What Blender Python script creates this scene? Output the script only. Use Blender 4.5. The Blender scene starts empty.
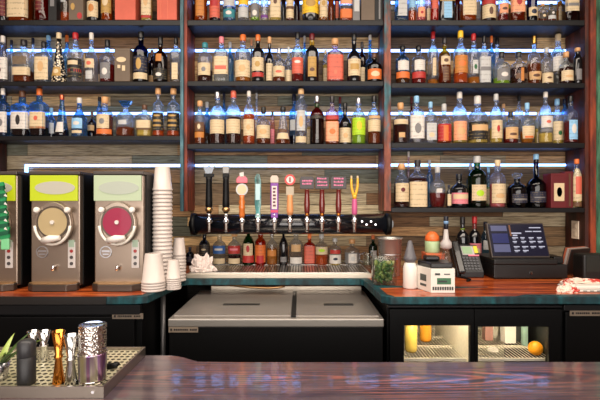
import bpy, math, random
from mathutils import Vector, Matrix
random.seed(7)
S = bpy.context.scene
COL = S.collection
PI = math.pi
EYE = 1.5          # camera height
F = 450.0          # focal length in pixels of the 600x400 frame
def X(px, d): return (px - 300.0) / F * d
def Z(py, d): return EYE + (200.0 - py) / F * d
def s2l(c):
    return tuple((v / 255 / 12.92 if v / 255 <= 0.04045 else ((v / 255 + 0.055) / 1.055) ** 2.4) for v in c)

# ------------------------------------------------------------------ mesh helper
class MB:
    def __init__(s): s.v = []; s.f = []; s.c = []
    def box(s, x0, x1, y0, y1, z0, z1, col=None):
        b = len(s.v)
        s.v += [(x0,y0,z0),(x1,y0,z0),(x1,y1,z0),(x0,y1,z0),(x0,y0,z1),(x1,y0,z1),(x1,y1,z1),(x0,y1,z1)]
        fs = [(0,3,2,1),(4,5,6,7),(0,1,5,4),(1,2,6,5),(2,3,7,6),(3,0,4,7)]
        s.f += [tuple(b+i for i in q) for q in fs]
        s.c += [col]*6
        return s
    def cbox(s, x, y, z, sx, sy, sz, col=None):
        return s.box(x-sx/2, x+sx/2, y-sy/2, y+sy/2, z-sz/2, z+sz/2, col)
    def rings(s, rs, close0=True, close1=True):
        n = len(rs[0]); b = len(s.v)
        for r in rs: s.v += r
        for k in range(len(rs)-1):
            for i in range(n):
                j = (i+1) % n
                s.f.append((b+k*n+i, b+k*n+j, b+(k+1)*n+j, b+(k+1)*n+i)); s.c.append(None)
        if close0: s.f.append(tuple(b+i for i in reversed(range(n)))); s.c.append(None)
        if close1: s.f.append(tuple(b+(len(rs)-1)*n+i for i in range(n))); s.c.append(None)
        return s
    def lathe(s, prof, x=0, y=0, z=0, n=20, e=2.0, dep=1.0, close0=True, close1=True):
        rs = []
        for r, h in prof:
            ring = []
            for i in range(n):
                a = 2*PI*(i+.5)/n
                ca, sa = math.cos(a), math.sin(a)
                k = 1.0/((abs(ca)**e+abs(sa)**e)**(1.0/e))
                ring.append((x+r*k*ca, y+r*k*sa*dep, z+h))
            rs.append(ring)
        return s.rings(rs, close0, close1)
    def tube(s, pts, r, n=10, caps=True):
        pts = [Vector(p) for p in pts]; rs = []
        for i, p in enumerate(pts):
            t = (pts[min(i+1, len(pts)-1)] - pts[max(i-1, 0)]).normalized()
            u = t.orthogonal().normalized() if i == 0 else (u - t*u.dot(t)).normalized()
            w = t.cross(u); rr = r[i] if isinstance(r, (list, tuple)) else r
            rs.append([tuple(p + (u*math.cos(2*PI*k/n) + w*math.sin(2*PI*k/n))*rr) for k in range(n)])
        return s.rings(rs, caps, caps)
    def prism(s, poly, z0, z1):
        n = len(poly); b = len(s.v)
        s.v += [(p[0], p[1], z0) for p in poly] + [(p[0], p[1], z1) for p in poly]
        s.f.append(tuple(b+i for i in reversed(range(n)))); s.f.append(tuple(b+n+i for i in range(n)))
        for i in range(n):
            j = (i+1) % n; s.f.append((b+i, b+j, b+n+j, b+n+i))
        s.c += [None]*(n+2)
        return s
    def yprism(s, poly, y0, y1):          # poly in (x, z), extruded along y
        n = len(poly); b = len(s.v)
        s.v += [(p[0], y0, p[1]) for p in poly] + [(p[0], y1, p[1]) for p in poly]
        s.f.append(tuple(b+i for i in range(n))); s.f.append(tuple(b+n+i for i in reversed(range(n))))
        for i in range(n):
            j = (i+1) % n; s.f.append((b+j, b+i, b+n+i, b+n+j))
        s.c += [None]*(n+2)
        return s
    def disc(s, x, z, r, y0, y1, n=24, rz=None):   # a disc facing -y
        return s.yprism([(x+r*math.cos(2*PI*i/n), z+(rz or r)*math.sin(2*PI*i/n)) for i in range(n)], y0, y1)
    def xform(s, m):
        s.v = [tuple(m @ Vector(p)) for p in s.v]; return s
    def build(s, name, mat, parent=None, smooth=False, bevel=0.0):
        me = bpy.data.meshes.new(name); me.from_pydata(s.v, [], s.f)
        me.materials.append(mat)
        if any(c is not None for c in s.c):
            at = me.color_attributes.new('tone', 'FLOAT_COLOR', 'CORNER')
            for p, c in zip(me.polygons, s.c):
                for li in p.loop_indices: at.data[li].color = (*(c or (1, 1, 1)), 1)
        if smooth:
            me.polygons.foreach_set('use_smooth', [len(p.vertices) <= 4 for p in me.polygons])
        o = bpy.data.objects.new(name, me); COL.objects.link(o)
        if parent is not None: o.parent = parent
        if bevel:
            b = o.modifiers.new('edge', 'BEVEL'); b.width = bevel; b.segments = 2; b.limit_method = 'ANGLE'
        return o

LABELS = {}
def tag(o, label=None, cat=None, group=None, kind=None):
    if label:
        o['label'] = label
        k = label.lower()
        if k in LABELS and not (group and LABELS[k] == group): print('DUPLICATE LABEL', label)
        LABELS[k] = group
        if len(label.split()) > 16: print('LONG', label)
    if cat: o['category'] = cat
    if group: o['group'] = group
    if kind: o['kind'] = kind
    return o
def thing(name, label, cat, loc=(0,0,0), group=None, rz=0.0):
    o = bpy.data.objects.new(name, None); COL.objects.link(o)
    o.location = loc; o.rotation_euler = (0, 0, rz); o.empty_display_size = .05
    return tag(o, label, cat, group)
def struct(name, mb, mat, **k):
    return tag(mb.build(name, mat, **k), kind='structure')
def plabel(o, t): o['label'] = t; return o

# ------------------------------------------------------------------ materials
MATS = {}
def nt(name):
    m = bpy.data.materials.new(name); m.use_nodes = True
    t = m.node_tree; b = t.nodes['Principled BSDF']
    return m, t, b
def P(name, col, rough=.5, metal=0.0, trans=0.0, emit=0.0, coat=0.0, ior=None, spec=None, ecol=None, noise=0.0, nscale=40):
    if name in MATS: return MATS[name]
    m, t, b = nt(name); c = (*s2l(col), 1)
    b.inputs['Base Color'].default_value = c
    b.inputs['Roughness'].default_value = rough; b.inputs['Metallic'].default_value = metal
    b.inputs['Transmission Weight'].default_value = trans
    b.inputs['Coat Weight'].default_value = coat
    if ior: b.inputs['IOR'].default_value = ior
    if spec is not None: b.inputs['Specular IOR Level'].default_value = spec
    if emit:
        b.inputs['Emission Color'].default_value = (*s2l(ecol), 1) if ecol else c
        b.inputs['Emission Strength'].default_value = emit
    if noise:
        tc = t.nodes.new('ShaderNodeTexCoord'); n = t.nodes.new('ShaderNodeTexNoise')
        n.inputs['Scale'].default_value = nscale; n.inputs['Detail'].default_value = 4
        t.links.new(tc.outputs['Object'], n.inputs['Vector'])
        mx = t.nodes.new('ShaderNodeMix'); mx.data_type = 'RGBA'; mx.blend_type = 'MULTIPLY'
        mx.inputs[0].default_value = 1.0; mx.inputs[6].default_value = c
        mr = t.nodes.new('ShaderNodeMapRange'); mr.inputs[1].default_value = .3; mr.inputs[2].default_value = .7
        mr.inputs[3].default_value = 1 - noise; mr.inputs[4].default_value = 1 + noise * .3
        t.links.new(n.outputs['Fac'], mr.inputs[0]); t.links.new(mr.outputs[0], mx.inputs[7])
        t.links.new(mx.outputs[2], b.inputs['Base Color'])
    MATS[name] = m
    return m

def ramp(t, stops):
    r = t.nodes.new('ShaderNodeValToRGB'); e = r.color_ramp.elements
    e[0].position, e[0].color = stops[0][0], (*s2l(stops[0][1]), 1)
    e[1].position, e[1].color = stops[1][0], (*s2l(stops[1][1]), 1)
    for p, c in stops[2:]:
        k = e.new(p); k.color = (*s2l(c), 1)
    return r
def streak(t, scale, sc, detail=6, dist=0.0, coord='Object'):
    tc = t.nodes.new('ShaderNodeTexCoord'); mp = t.nodes.new('ShaderNodeMapping')
    mp.inputs['Scale'].default_value = sc
    n = t.nodes.new('ShaderNodeTexNoise'); n.inputs['Scale'].default_value = scale; n.inputs['Detail'].default_value = detail
    n.inputs['Distortion'].default_value = dist; n.inputs['Roughness'].default_value = .6
    t.links.new(tc.outputs[coord], mp.inputs['Vector']); t.links.new(mp.outputs[0], n.inputs['Vector'])
    return n
def mix(t, a, b, fac=1.0, mode='MULTIPLY'):
    m = t.nodes.new('ShaderNodeMix'); m.data_type = 'RGBA'; m.blend_type = mode
    if hasattr(fac, 'is_output'): t.links.new(fac, m.inputs[0])
    else: m.inputs[0].default_value = fac
    for i, v in ((6, a), (7, b)):
        if hasattr(v, 'is_output'): t.links.new(v, m.inputs[i])
        else: m.inputs[i].default_value = (*s2l(v), 1)
    return m.outputs[2]

def plank_mat():
    m, t, b = nt('reclaimed planks')
    at = t.nodes.new('ShaderNodeAttribute'); at.attribute_name = 'tone'
    n = streak(t, 7, (1.0, 1, 26), 9, .8)
    r = ramp(t, [(.30, (62, 54, 48)), (.66, (255, 255, 255)), (.44, (190, 184, 176))])
    t.links.new(n.outputs['Fac'], r.inputs[0])
    c = mix(t, at.outputs['Color'], r.outputs[0])
    t.links.new(c, b.inputs['Base Color']); b.inputs['Roughness'].default_value = .75
    return m
def wood_mat(name, stops, sc, scale=3.0, rough=.25, coat=.6, vein=None, dist=1.2):
    m, t, b = nt(name)
    n = streak(t, scale, sc, 8, dist); r = ramp(t, stops); t.links.new(n.outputs['Fac'], r.inputs[0])
    out = r.outputs[0]
    if vein:
        n2 = streak(t, vein[3], vein[2], 3, .4); r2 = ramp(t, [(vein[1]-.04, (0,0,0)), (vein[1]+.04, (255,255,255))])
        t.links.new(n2.outputs['Fac'], r2.inputs[0]); out = mix(t, out, vein[0], r2.outputs[0], 'MIX')
    t.links.new(out, b.inputs['Base Color'])
    b.inputs['Roughness'].default_value = rough; b.inputs['Coat Weight'].default_value = coat
    b.inputs['Coat Roughness'].default_value = .12
    return m
def bar_mat():
    m, t, b = nt('burnt bar wood')
    tc = t.nodes.new('ShaderNodeTexCoord'); mp = t.nodes.new('ShaderNodeMapping'); mp.inputs['Scale'].default_value = (1.3, 17, 1)
    mp.inputs['Location'].default_value = (.2, -5.4, 0)
    w = t.nodes.new('ShaderNodeTexWave'); w.wave_type = 'RINGS'; w.rings_direction = 'Z'; w.inputs['Scale'].default_value = 1.3
    w.inputs['Distortion'].default_value = 5; w.inputs['Detail'].default_value = 5; w.inputs['Detail Scale'].default_value = 1.4
    t.links.new(tc.outputs['Object'], mp.inputs[0]); t.links.new(mp.outputs[0], w.inputs['Vector'])
    r = ramp(t, [(.0, (58, 54, 66)), (.45, (84, 72, 78)), (.8, (118, 90, 88)), (1.0, (186, 110, 88))])
    t.links.new(w.outputs['Fac'], r.inputs[0])
    n0 = streak(t, 1.6, (1, 2.5, 1), 3, .5); r0 = ramp(t, [(.42, (0, 0, 0)), (.62, (255, 255, 255))]); t.links.new(n0.outputs['Fac'], r0.inputs[0])
    c0 = mix(t, (92, 82, 88), r.outputs[0], r0.outputs[0], 'MIX')
    n = streak(t, 3.0, (.8, 9, 1), 7, .5); r2 = ramp(t, [(.3, (130, 136, 165)), (.7, (255, 240, 232))])
    t.links.new(n.outputs['Fac'], r2.inputs[0])
    t.links.new(mix(t, c0, r2.outputs[0]), b.inputs['Base Color'])
    b.inputs['Roughness'].default_value = .28; b.inputs['Coat Weight'].default_value = 1; b.inputs['Coat Roughness'].default_value = .09
    bp = t.nodes.new('ShaderNodeBump'); bp.inputs['Strength'].default_value = .15; bp.inputs['Distance'].default_value = .01
    n3 = streak(t, 3.0, (2, 3, 1), 3); t.links.new(n3.outputs['Fac'], bp.inputs['Height']); t.links.new(bp.outputs[0], b.inputs['Normal']); t.links.new(bp.outputs[0], b.inputs['Coat Normal'])
    return m
def paint_mat(name, a, c, sc=(6, 6, 1.2), pos=.5, rough=.55):
    m, t, b = nt(name)
    n = streak(t, 2.5, sc, 6, .3); r = ramp(t, [(pos-.05, a), (pos+.05, c)])
    t.links.new(n.outputs['Fac'], r.inputs[0])
    n2 = streak(t, 30, (1, 1, .2), 4); r2 = ramp(t, [(.3, (120, 115, 110)), (.65, (255, 255, 255))]); t.links.new(n2.outputs['Fac'], r2.inputs[0])
    t.links.new(mix(t, r.outputs[0], r2.outputs[0]), b.inputs['Base Color']); b.inputs['Roughness'].default_value = rough
    return m
def brushed(name, col, rough=.3, sc=(2, 2, 60)):
    m, t, b = nt(name)
    n = streak(t, 8, sc, 4); mr = t.nodes.new('ShaderNodeMapRange')
    mr.inputs[3].default_value = rough*.9; mr.inputs[4].default_value = rough*1.12
    t.links.new(n.outputs['Fac'], mr.inputs[0]); t.links.new(mr.outputs[0], b.inputs['Roughness'])
    b.inputs['Base Color'].default_value = (*s2l(col), 1); b.inputs['Metallic'].default_value = 1
    return m
def skin(t):
    lw = t.nodes.new('ShaderNodeLayerWeight'); lw.inputs[0].default_value = .5
    pw = t.nodes.new('ShaderNodeMath'); pw.operation = 'POWER'; pw.inputs[1].default_value = 4
    ad = t.nodes.new('ShaderNodeMath'); ad.operation = 'MULTIPLY_ADD'; ad.inputs[1].default_value = .8; ad.inputs[2].default_value = .05
    t.links.new(lw.outputs['Facing'], pw.inputs[0]); t.links.new(pw.outputs[0], ad.inputs[0]); return ad
def glassm(key, col, rough=.03):
    """thin-walled glass: tinted see-through body with a clear reflecting skin"""
    k = 'glass ' + key
    if k in MATS: return MATS[k]
    m = bpy.data.materials.new(k); m.use_nodes = True; t = m.node_tree; t.nodes.clear()
    o = t.nodes.new('ShaderNodeOutputMaterial'); c = s2l(col)
    tr = t.nodes.new('ShaderNodeBsdfTransparent'); tr.inputs[0].default_value = (*(v**.75 for v in c), 1)
    df = t.nodes.new('ShaderNodeBsdfTranslucent'); df.inputs[0].default_value = (*c, 1)
    gl = t.nodes.new('ShaderNodeBsdfGlossy'); gl.inputs[1].default_value = rough
    rf = t.nodes.new('ShaderNodeBsdfRefraction'); rf.inputs[0].default_value = (*(v**.75 for v in c), 1); rf.inputs[1].default_value = .05; rf.inputs[2].default_value = 1.22
    m0 = t.nodes.new('ShaderNodeMixShader'); m0.inputs[0].default_value = .35
    t.links.new(tr.outputs[0], m0.inputs[1]); t.links.new(rf.outputs[0], m0.inputs[2])
    m1 = t.nodes.new('ShaderNodeMixShader'); m1.inputs[0].default_value = .22
    m2 = t.nodes.new('ShaderNodeMixShader'); fr = skin(t)
    t.links.new(m0.outputs[0], m1.inputs[1]); t.links.new(df.outputs[0], m1.inputs[2])
    t.links.new(m1.outputs[0], m2.inputs[1]); t.links.new(gl.outputs[0], m2.inputs[2]); t.links.new(fr.outputs[0], m2.inputs[0])
    t.links.new(m2.outputs[0], o.inputs[0]); MATS[k] = m; return m
def clearm():
    if 'clear tub' in MATS: return MATS['clear tub']
    m = bpy.data.materials.new('clear tub'); m.use_nodes = True; t = m.node_tree; t.nodes.clear()
    o = t.nodes.new('ShaderNodeOutputMaterial'); tr = t.nodes.new('ShaderNodeBsdfTransparent'); tr.inputs[0].default_value = (.93, .96, .94, 1)
    gl = t.nodes.new('ShaderNodeBsdfGlossy'); gl.inputs[1].default_value = .06; m2 = t.nodes.new('ShaderNodeMixShader'); fr = skin(t)
    t.links.new(tr.outputs[0], m2.inputs[1]); t.links.new(gl.outputs[0], m2.inputs[2]); t.links.new(fr.outputs[0], m2.inputs[0]); t.links.new(m2.outputs[0], o.inputs[0])
    MATS['clear tub'] = m; return m
def liquid_mat(key, col):
    k = 'liquid ' + key
    if k in MATS: return MATS[k]
    m = bpy.data.materials.new(k); m.use_nodes = True; t = m.node_tree; t.nodes.clear()
    o = t.nodes.new('ShaderNodeOutputMaterial'); mx = t.nodes.new('ShaderNodeMixShader'); mx.inputs[0].default_value = .55
    tr = t.nodes.new('ShaderNodeBsdfTransparent'); df = t.nodes.new('ShaderNodeBsdfDiffuse')
    c = s2l(col); tr.inputs[0].default_value = (*(v**.6 for v in c), 1); df.inputs[0].default_value = (*c, 1)
    t.links.new(tr.outputs[0], mx.inputs[1]); t.links.new(df.outputs[0], mx.inputs[2]); t.links.new(mx.outputs[0], o.inputs[0])
    MATS[k] = m; return m
def print_mat(col, ink=(50, 40, 40)):
    k = 'label %d %d %d' % col
    if k in MATS: return MATS[k]
    m, t, b = nt(k)
    tc = t.nodes.new('ShaderNodeTexCoord'); mp = t.nodes.new('ShaderNodeMapping'); mp.inputs['Scale'].default_value = (9, 0, 7)
    n = t.nodes.new('ShaderNodeTexNoise'); n.inputs['Scale'].default_value = 1.0; n.inputs['Detail'].default_value = 2
    t.links.new(tc.outputs['Generated'], mp.inputs[0]); t.links.new(mp.outputs[0], n.inputs['Vector'])
    w = t.nodes.new('ShaderNodeTexWave'); w.bands_direction = 'Z'; w.inputs['Scale'].default_value = 1.6
    t.links.new(tc.outputs['Generated'], w.inputs['Vector'])
    mu = t.nodes.new('ShaderNodeMath'); mu.operation = 'MULTIPLY'
    t.links.new(n.outputs['Fac'], mu.inputs[0]); t.links.new(w.outputs['Fac'], mu.inputs[1])
    r = ramp(t, [(.42, (0,0,0)), (.5, (150,150,150))]); t.links.new(mu.outputs[0], r.inputs[0])
    lum = sum(col)/3
    t.links.new(mix(t, col, ink if lum > 90 else (190, 165, 110), r.outputs[0], 'MIX'), b.inputs['Base Color'])
    b.inputs['Roughness'].default_value = .55
    MATS[k] = m; return m

CLR = dict(  # colour words used by the tables below
    cream=(212,190,152), white=(212,206,198), pale=(188,188,186), grey=(120,118,118), dark=(38,34,36), black=(14,14,16), gold=(180,142,74),
    yellow=(238,190,40), orange=(218,112,48), coral=(206,96,74), red=(172,32,36), wine=(96,14,22), pink=(225,130,140), peach=(232,160,120),
    tan=(205,165,115), brown=(92,58,38), amber=(170,75,15), honey=(190,120,50), green=(30,95,50), lime=(170,210,30), teal=(50,130,140),
    blue=(50,95,160), sky=(140,190,225), navy=(20,26,52), purple=(110,50,130), cork=(212,160,108), copper=(215,110,80), silver=(190,190,195), taupe=(104,88,72))
GLS = dict(c=(244,250,255), g=(40,110,60), b=(105,50,18), k=(14,14,18), u=(150,200,240), y=(230,180,60), r=(150,25,25), n=(26,36,80), o=(235,120,40), p=(240,205,205))
LIQ = dict(am=(122,50,12), dk=(62,20,12), go=(184,108,32), rd=(118,20,16), or_=(196,78,24), lm=(150,190,40), ye=(225,190,90), pk=(220,110,110))
LIQ['or'] = LIQ['or_']
def M(c, rough=.4, metal=0): return P('plain %s %.2f %d' % (c, rough, metal), CLR[c] if isinstance(c, str) else c, rough, metal)

# ------------------------------------------------------------------ bottles
PROF = {  # body top, shoulder top, neck radius, cap start, section exponent, depth ratio
    'std': (.60,.74,.34,.87,2,1), 'tall': (.52,.76,.30,.89,2,1), 'squat': (.55,.70,.30,.83,2,1), 'square': (.64,.74,.32,.86,6,.92),
    'flask': (.68,.78,.30,.86,5,.62), 'wine': (.48,.66,.32,.86,2,1), 'cone': (.12,.80,.32,.88,2,1), 'slim': (.66,.80,.46,.90,2,1),
    'round': (.50,.68,.28,.84,2,.9), 'long': (.42,.55,.26,.90,2,1), 'bell': (.40,.74,.30,.86,2,1)}
def radius(kind, h):
    bh, st, nr = PROF[kind][:3]
    if kind == 'cone':
        if h < bh: return 1.0
        t = min(1, (h-bh)/(st-bh)); return 1 + (nr-1)*t**.85
    if kind == 'round':
        if h < st:
            return max(nr, .72 + .28*math.sin(PI*min(1, h/(st*.9)))) if h < bh*.8 else nr+(1-nr)*math.sqrt(max(0, 1-((h-bh*.8)/(st-bh*.8))**2))**1.0
        return nr
    if kind == 'bell':
        if h < bh: return 1.0
        t = min(1, (h-bh)/(st-bh)); return nr+(1-nr)*(.5+.5*math.cos(PI*t))
    if h < bh: return 1.0
    if h < st:
        t = (h-bh)/(st-bh)
        return nr+(1-nr)*(math.sqrt(max(0, 1-t*t))*.6+.4*(.5+.5*math.cos(PI*t)))
    return nr
def patch(kind, R, H, z0, z1, arc, k, rows=4, cols=10, oval=False):
    """a piece of label wrapped on the front of the body"""
    _, _, _, _, e, dep = PROF[kind]; mb = MB()
    for a in range(rows+1):
        h = z0+(z1-z0)*a/rows; r = radius(kind, h)*R*k
        ar_ = arc*(math.sqrt(max(.003, 1-(2*a/rows-1)**2)) if oval else 1)
        for b in range(cols+1):
            an = -PI/2 + ar_*(2*b/cols-1)
            ca, sa = math.cos(an), math.sin(an); q = 1/((abs(ca)**e+abs(sa)**e)**(1/e))
            mb.v.append((r*q*ca, r*q*sa*dep, h*H))
    for a in range(rows):
        for b in range(cols):
            i = a*(cols+1)+b; mb.f.append((i, i+1, i+cols+2, i+cols+1)); mb.c.append(None)
    return mb
def spotted():
    if 'spotted' in MATS: return MATS['spotted']
    m, t, b = nt('spotted'); tc = t.nodes.new('ShaderNodeTexCoord'); v = t.nodes.new('ShaderNodeTexVoronoi'); v.inputs['Scale'].default_value = 75
    t.links.new(tc.outputs['Object'], v.inputs['Vector']); r = ramp(t, [(.38, (226, 208, 176)), (.46, (20, 18, 18))]); t.links.new(v.outputs['Distance'], r.inputs[0])
    t.links.new(r.outputs[0], b.inputs['Base Color']); b.inputs['Roughness'].default_value = .2; MATS['spotted'] = m; return m
def bottle(x, y, z, R, H, kind, glass, liq, fill, cap, lab, look, where, group, name='liquor_bottle'):
    bh, st, nr, cs, e, dep = PROF[kind]
    root = thing(name, (look + ' ' + where).strip(), 'bottle', (x, y, z), group)
    hs = [0, .012, .03] + [.03+(bh-.03)*i/3 for i in (1, 2, 3)] + [bh+(st-bh)*i/6 for i in range(1, 7)] + [cs-.02, cs-.018, cs]
    if kind in ('round', 'cone', 'bell'): hs = [0, .012] + [.03+(st-.03)*i/12 for i in range(13)] + [cs]
    prof = [(R*(radius(kind, h)*(.86 if i == 0 else .97 if i == 1 else 1)), h*H) for i, h in enumerate(hs)]
    MB().lathe(prof, n=20, e=e, dep=dep).build('glass_body', spotted() if glass == 's' else glassm(glass, GLS[glass]) if glass not in ('k',) else P('black glass', GLS['k'], .08, coat=.5), root, True)
    if liq and glass not in 'ks':
        f = max(.12, fill); ks = [.025+(f-.025)*i/8 for i in range(9)]
        MB().lathe([(R*.9*radius(kind, h), h*H) for h in ks], n=16, e=e, dep=dep).build('liquid', liquid_mat(liq, LIQ[liq]), root, True)
    cr = nr*R*1.14
    metal = cap in ('gold', 'silver', 'copper')
    if cap == 'fan':
        mb = MB().lathe([(cr*.8, cs*H), (cr, (cs+.03)*H)], n=12).yprism([(-cr, (cs+.03)*H), (cr, (cs+.03)*H), (cr*2.3, H), (-cr*2.3, H)], -cr*.7, cr*.7)
        mb.build('stopper', glassm('u', GLS['u']), root)
    elif cap == 'ball':
        MB().lathe([(cr*.8, (cs-.0)*H)]+[(max(.001, cr*1.7*math.sin(PI*t)), (cs+.02+(1-cs-.02)*(1-math.cos(PI*t))/2)*H) for t in (.2,.35,.5,.65,.8,.97)], n=14).build('stopper', glassm('c', GLS['c']), root, True)
    else:
        tc = 1.25 if cap in ('cork',) else 1
        MB().lathe([(cr*.97, (cs-.004)*H), (cr*tc, (cs+.01)*H), (cr*tc, .985*H), (cr*tc*.85, H)], n=14).build('cap', M(cap, .35, 1 if metal else 0), root, True)
    for spec in (lab or []):
        # (colour, z0, z1, arc degrees[, emblem colour, emblem z0, z1, arc])
        c, z0, z1, arc = spec[:4]
        lo = patch(kind, R, H, z0, z1, math.radians(arc), 1.02).build('label', print_mat(CLR[c]), root, True)
        if len(spec) > 4:
            ec, a0, a1, ar = spec[4:8]
            patch(kind, R, H, a0, a1, math.radians(ar), 1.035, 10 if ar < 35 else 3, 8, ar < 35).build('emblem', M(ec, .5), lo, True)
    return root
def carton(x, y, z, w, dp, h, col, look, where, group, trims=(), name='gift_carton'):
    root = thing(name, (look + ' ' + where).strip(), 'box', (x, y, z), group)
    MB().box(-w/2, w/2, -dp/2, dp/2, 0, h).build('carton_body', P('card %s' % col, CLR[col], .6, noise=.12, nscale=15), root, bevel=.002)
    MB().box(-w/2-.0008, w/2+.0008, -dp/2-.0008, dp/2+.0008, h*.93, h+.0012).build('lid', P('card %s' % col, CLR[col], .6), root, bevel=.002)
    for c, cx, z0, z1, ww, shape in trims:
        mb = MB()
        if shape == 'o': mb.disc(cx*w, (z0+z1)/2*h, ww*w/2, -dp/2-.0025, -dp/2+.001, rz=(z1-z0)*h/2)
        else: mb.box(cx*w-ww*w/2, cx*w+ww*w/2, -dp/2-.0025, -dp/2+.001, z0*h, z1*h)
        mb.build('emblem', M(c, .5), root)
    return root

PLACED = {}
def solve(row, px, w, back, dmin, dmax):
    """depth at which an item of that width does not run into the ones already on its shelf"""
    ds = [dmin + (dmax-dmin)*i/10 for i in range(11)]
    if back: ds = ds[::-1]
    best = None
    for d in ds:
        x = X(px, d); r = w/2*d/F
        gap = min([math.hypot(x-a, d-b)-r-c for a, b, c in PLACED.get(row, [])] or [1])
        if gap > .0015: best = (gap, d); break
        if best is None or gap > best[0]: best = (gap, d)
    gap, d = best
    k = 1.0
    if gap < .0015:
        k = max(.55, 1+(gap-.002)/(w/2*d/F)); 
        print('squeezed', row, px, w, round(k, 2))
    PLACED.setdefault(row, []).append((X(px, d), d, w/2*d/F*k))
    return d, k
LED_E = 7.0
COOL_E = 85.0
LAMPS = [('bar lamp', (0, 1.3, 3.4), (5, 1.2), 140, (1, .86, .72)), ('room lamp', (0, -1.2, 3.4), (5, 2), 110, (1, .9, .8)), ('front fill light', (0, -2.9, 1.7), (6, 2.2), 220, (1, .93, .87), (PI/2, 0, 0))]  # last entry is an added, unseen fill behind the camera; no window there
m_chrome2 = P('polished bucket steel', (190, 186, 180), .25, .7)
# ------------------------------------------------------------------ bottle tables: one row of tuples per shelf
# px centre, px width, px top, profile, glass, liquid, fill, cap, labels, look[, 1 = stands in the rear rank]
T = -26
def l(c, a, b, arc=58, *e): return (c, a, b, arc, *e)
BOT = {}
BOT['L1'] = [
 (3, 9, T, 'std', 'k', None, 0, 'black', [l('wine',.1,.5)], 'black bottle with wine-red label'),
 (10.5, 5, T, 'slim', 'r', 'rd', .7, 'dark', [], 'slim dark red bottle beside the wide cream label', 1),
 (21, 20, T, 'square', 'y', 'go', .7, 'cork', [l('cream',.08,.62,62)], 'widest bottle, golden with a tall cream label'),
 (42.5, 15, T, 'std', 'r', 'or', .7, 'red', [l('wine',.2,.6,22)], 'glowing red-orange bottle with narrow dark label'),
 (65, 13, T, 'square', 'c', 'or', .24, 'silver', [l('pale',.42,.6,30)], 'nearly empty clear bottle with orange liquid'),
 (93.5, 12, T, 'std', 'k', None, 0, 'black', [l('cream',.08,.4,66,'honey',.18,.34,26)], 'dark bottle with square cream label and honey patch'),
 (107, 11, T, 'std', 'y', 'go', .6, 'gold', [l('gold',.16,.6,66,'cream',.3,.5,30)], 'gold-labelled pale yellow bottle'),
 (147, 10, T, 'square', 'c', 'ye', .5, 'red', [l('cream',.12,.6,60,'tan',.3,.55,24), l('red',.06,.11,60)], 'cream-labelled bottle with red foot between coral cartons'),
]
BOX = {}
BOX['L1'] = [
 (54.5, 8, T, 'black', 'slim black carton beside the red-orange bottle', [('grey',0,.3,.5,.5,'r')]),
 (79.5, 14, T, 'taupe', 'taupe carton with gold emblem and red seal', [('gold',-.22,.2,.34,.28,'o'), ('red',.25,.02,.15,.34,'o')]),
 (128, 20, T, 'coral', 'plain coral carton next to the gold-labelled bottle', []),
 (169, 19, T, 'coral', 'ribbed coral carton against the blue upright', [('copper',-.3,.02,.9,.03,'r'), ('copper',.05,.02,.9,.03,'r')]),
]
BOT['C1'] = [
 (190, 5, T, 'std', 'r', 'dk', .7, 'dark', [], 'slim dark red bottle against the upright', 1),
 (201, 13, T, 'std', 'y', 'go', .75, 'gold', [l('honey',.1,.5,40)], 'golden amber bottle with honey label'),
 (215, 11, T, 'std', 'r', 'rd', .7, 'red', [l('coral',.07,.44,70,'red',.3,.42,40)], 'bottle with bright coral-red label'),
 (229.5, 13, T, 'std', 'u', None, 0, 'teal', [l('pale',.3,.56,60), l('teal',.07,.24,60,'white',.12,.2,26)], 'pale blue bottle with teal band at its foot'),
 (243.5, 11, T, 'std', 'c', None, 0, 'yellow', [l('yellow',.33,.62,70), l('pale',.07,.28,62)], 'clear bottle with bright yellow upper label'),
 (255, 9, T, 'std', 'c', 'lm', .3, 'green', [l('grey',.08,.36,66,'white',.1,.22,30)], 'grey-labelled clear bottle with pale green liquid'),
 (264.5, 8, T, 'std', 'c', None, 0, 'purple', [l('purple',.06,.12,60)], 'clear bottle with purple cap'),
 (275.5, 11, T, 'square', 'c', 'ye', .4, 'cork', [l('cream',.07,.5,64,'brown',.34,.46,18)], 'bottle with tall cream label and small brown crest'),
 (283.5, 5, T, 'slim', 'b', 'am', .7, 'brown', [], 'slim brown bottle behind the crest label', 1),
 (290, 8, T, 'std', 'c', 'am', .5, 'dark', [l('cream',.06,.48,66,'brown',.24,.3,60)], 'bottle with cream label split by brown line'),
 (297, 6, T, 'std', 'r', 'rd', .6, 'wine', [], 'wine-red bottle without label', 1),
 (310.5, 17, T, 'std', 'k', None, 0, 'black', [l('yellow',.16,.58,75,'gold',.28,.44,34)], 'wide black bottle with broad yellow label'),
 (323.5, 9, T, 'std', 'c', 'go', .5, 'gold', [l('cream',.08,.5,60,'gold',.3,.42,24)], 'bottle with cream label and golden liquor'),
 (331, 6, T, 'std', 'y', 'go', .6, 'orange', [], 'small golden bottle without label', 1),
 (337, 5, T, 'slim', 'n', None, 0, 'navy', [l('copper',.2,.5,40)], 'slim navy bottle with copper label', 1),
 (346, 12, T, 'square', 'c', 'or', .3, 'navy', [l('peach',.34,.62,64), l('orange',.06,.24,64), l('navy',.25,.31,64)], 'orange and peach labelled bottle with navy band'),
]
BOX['C1'] = [
 (356, 7, T, 'grey', 'narrow grey carton with pale label', [('pale',.05,.2,.5,.7,'r')]),
 (367, 13, T, 'taupe', 'plain taupe carton', []),
 (379.5, 8, T, 'black', 'black carton with grey stripe against the upright', [('grey',.1,.04,.9,.2,'r')]),
]
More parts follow.
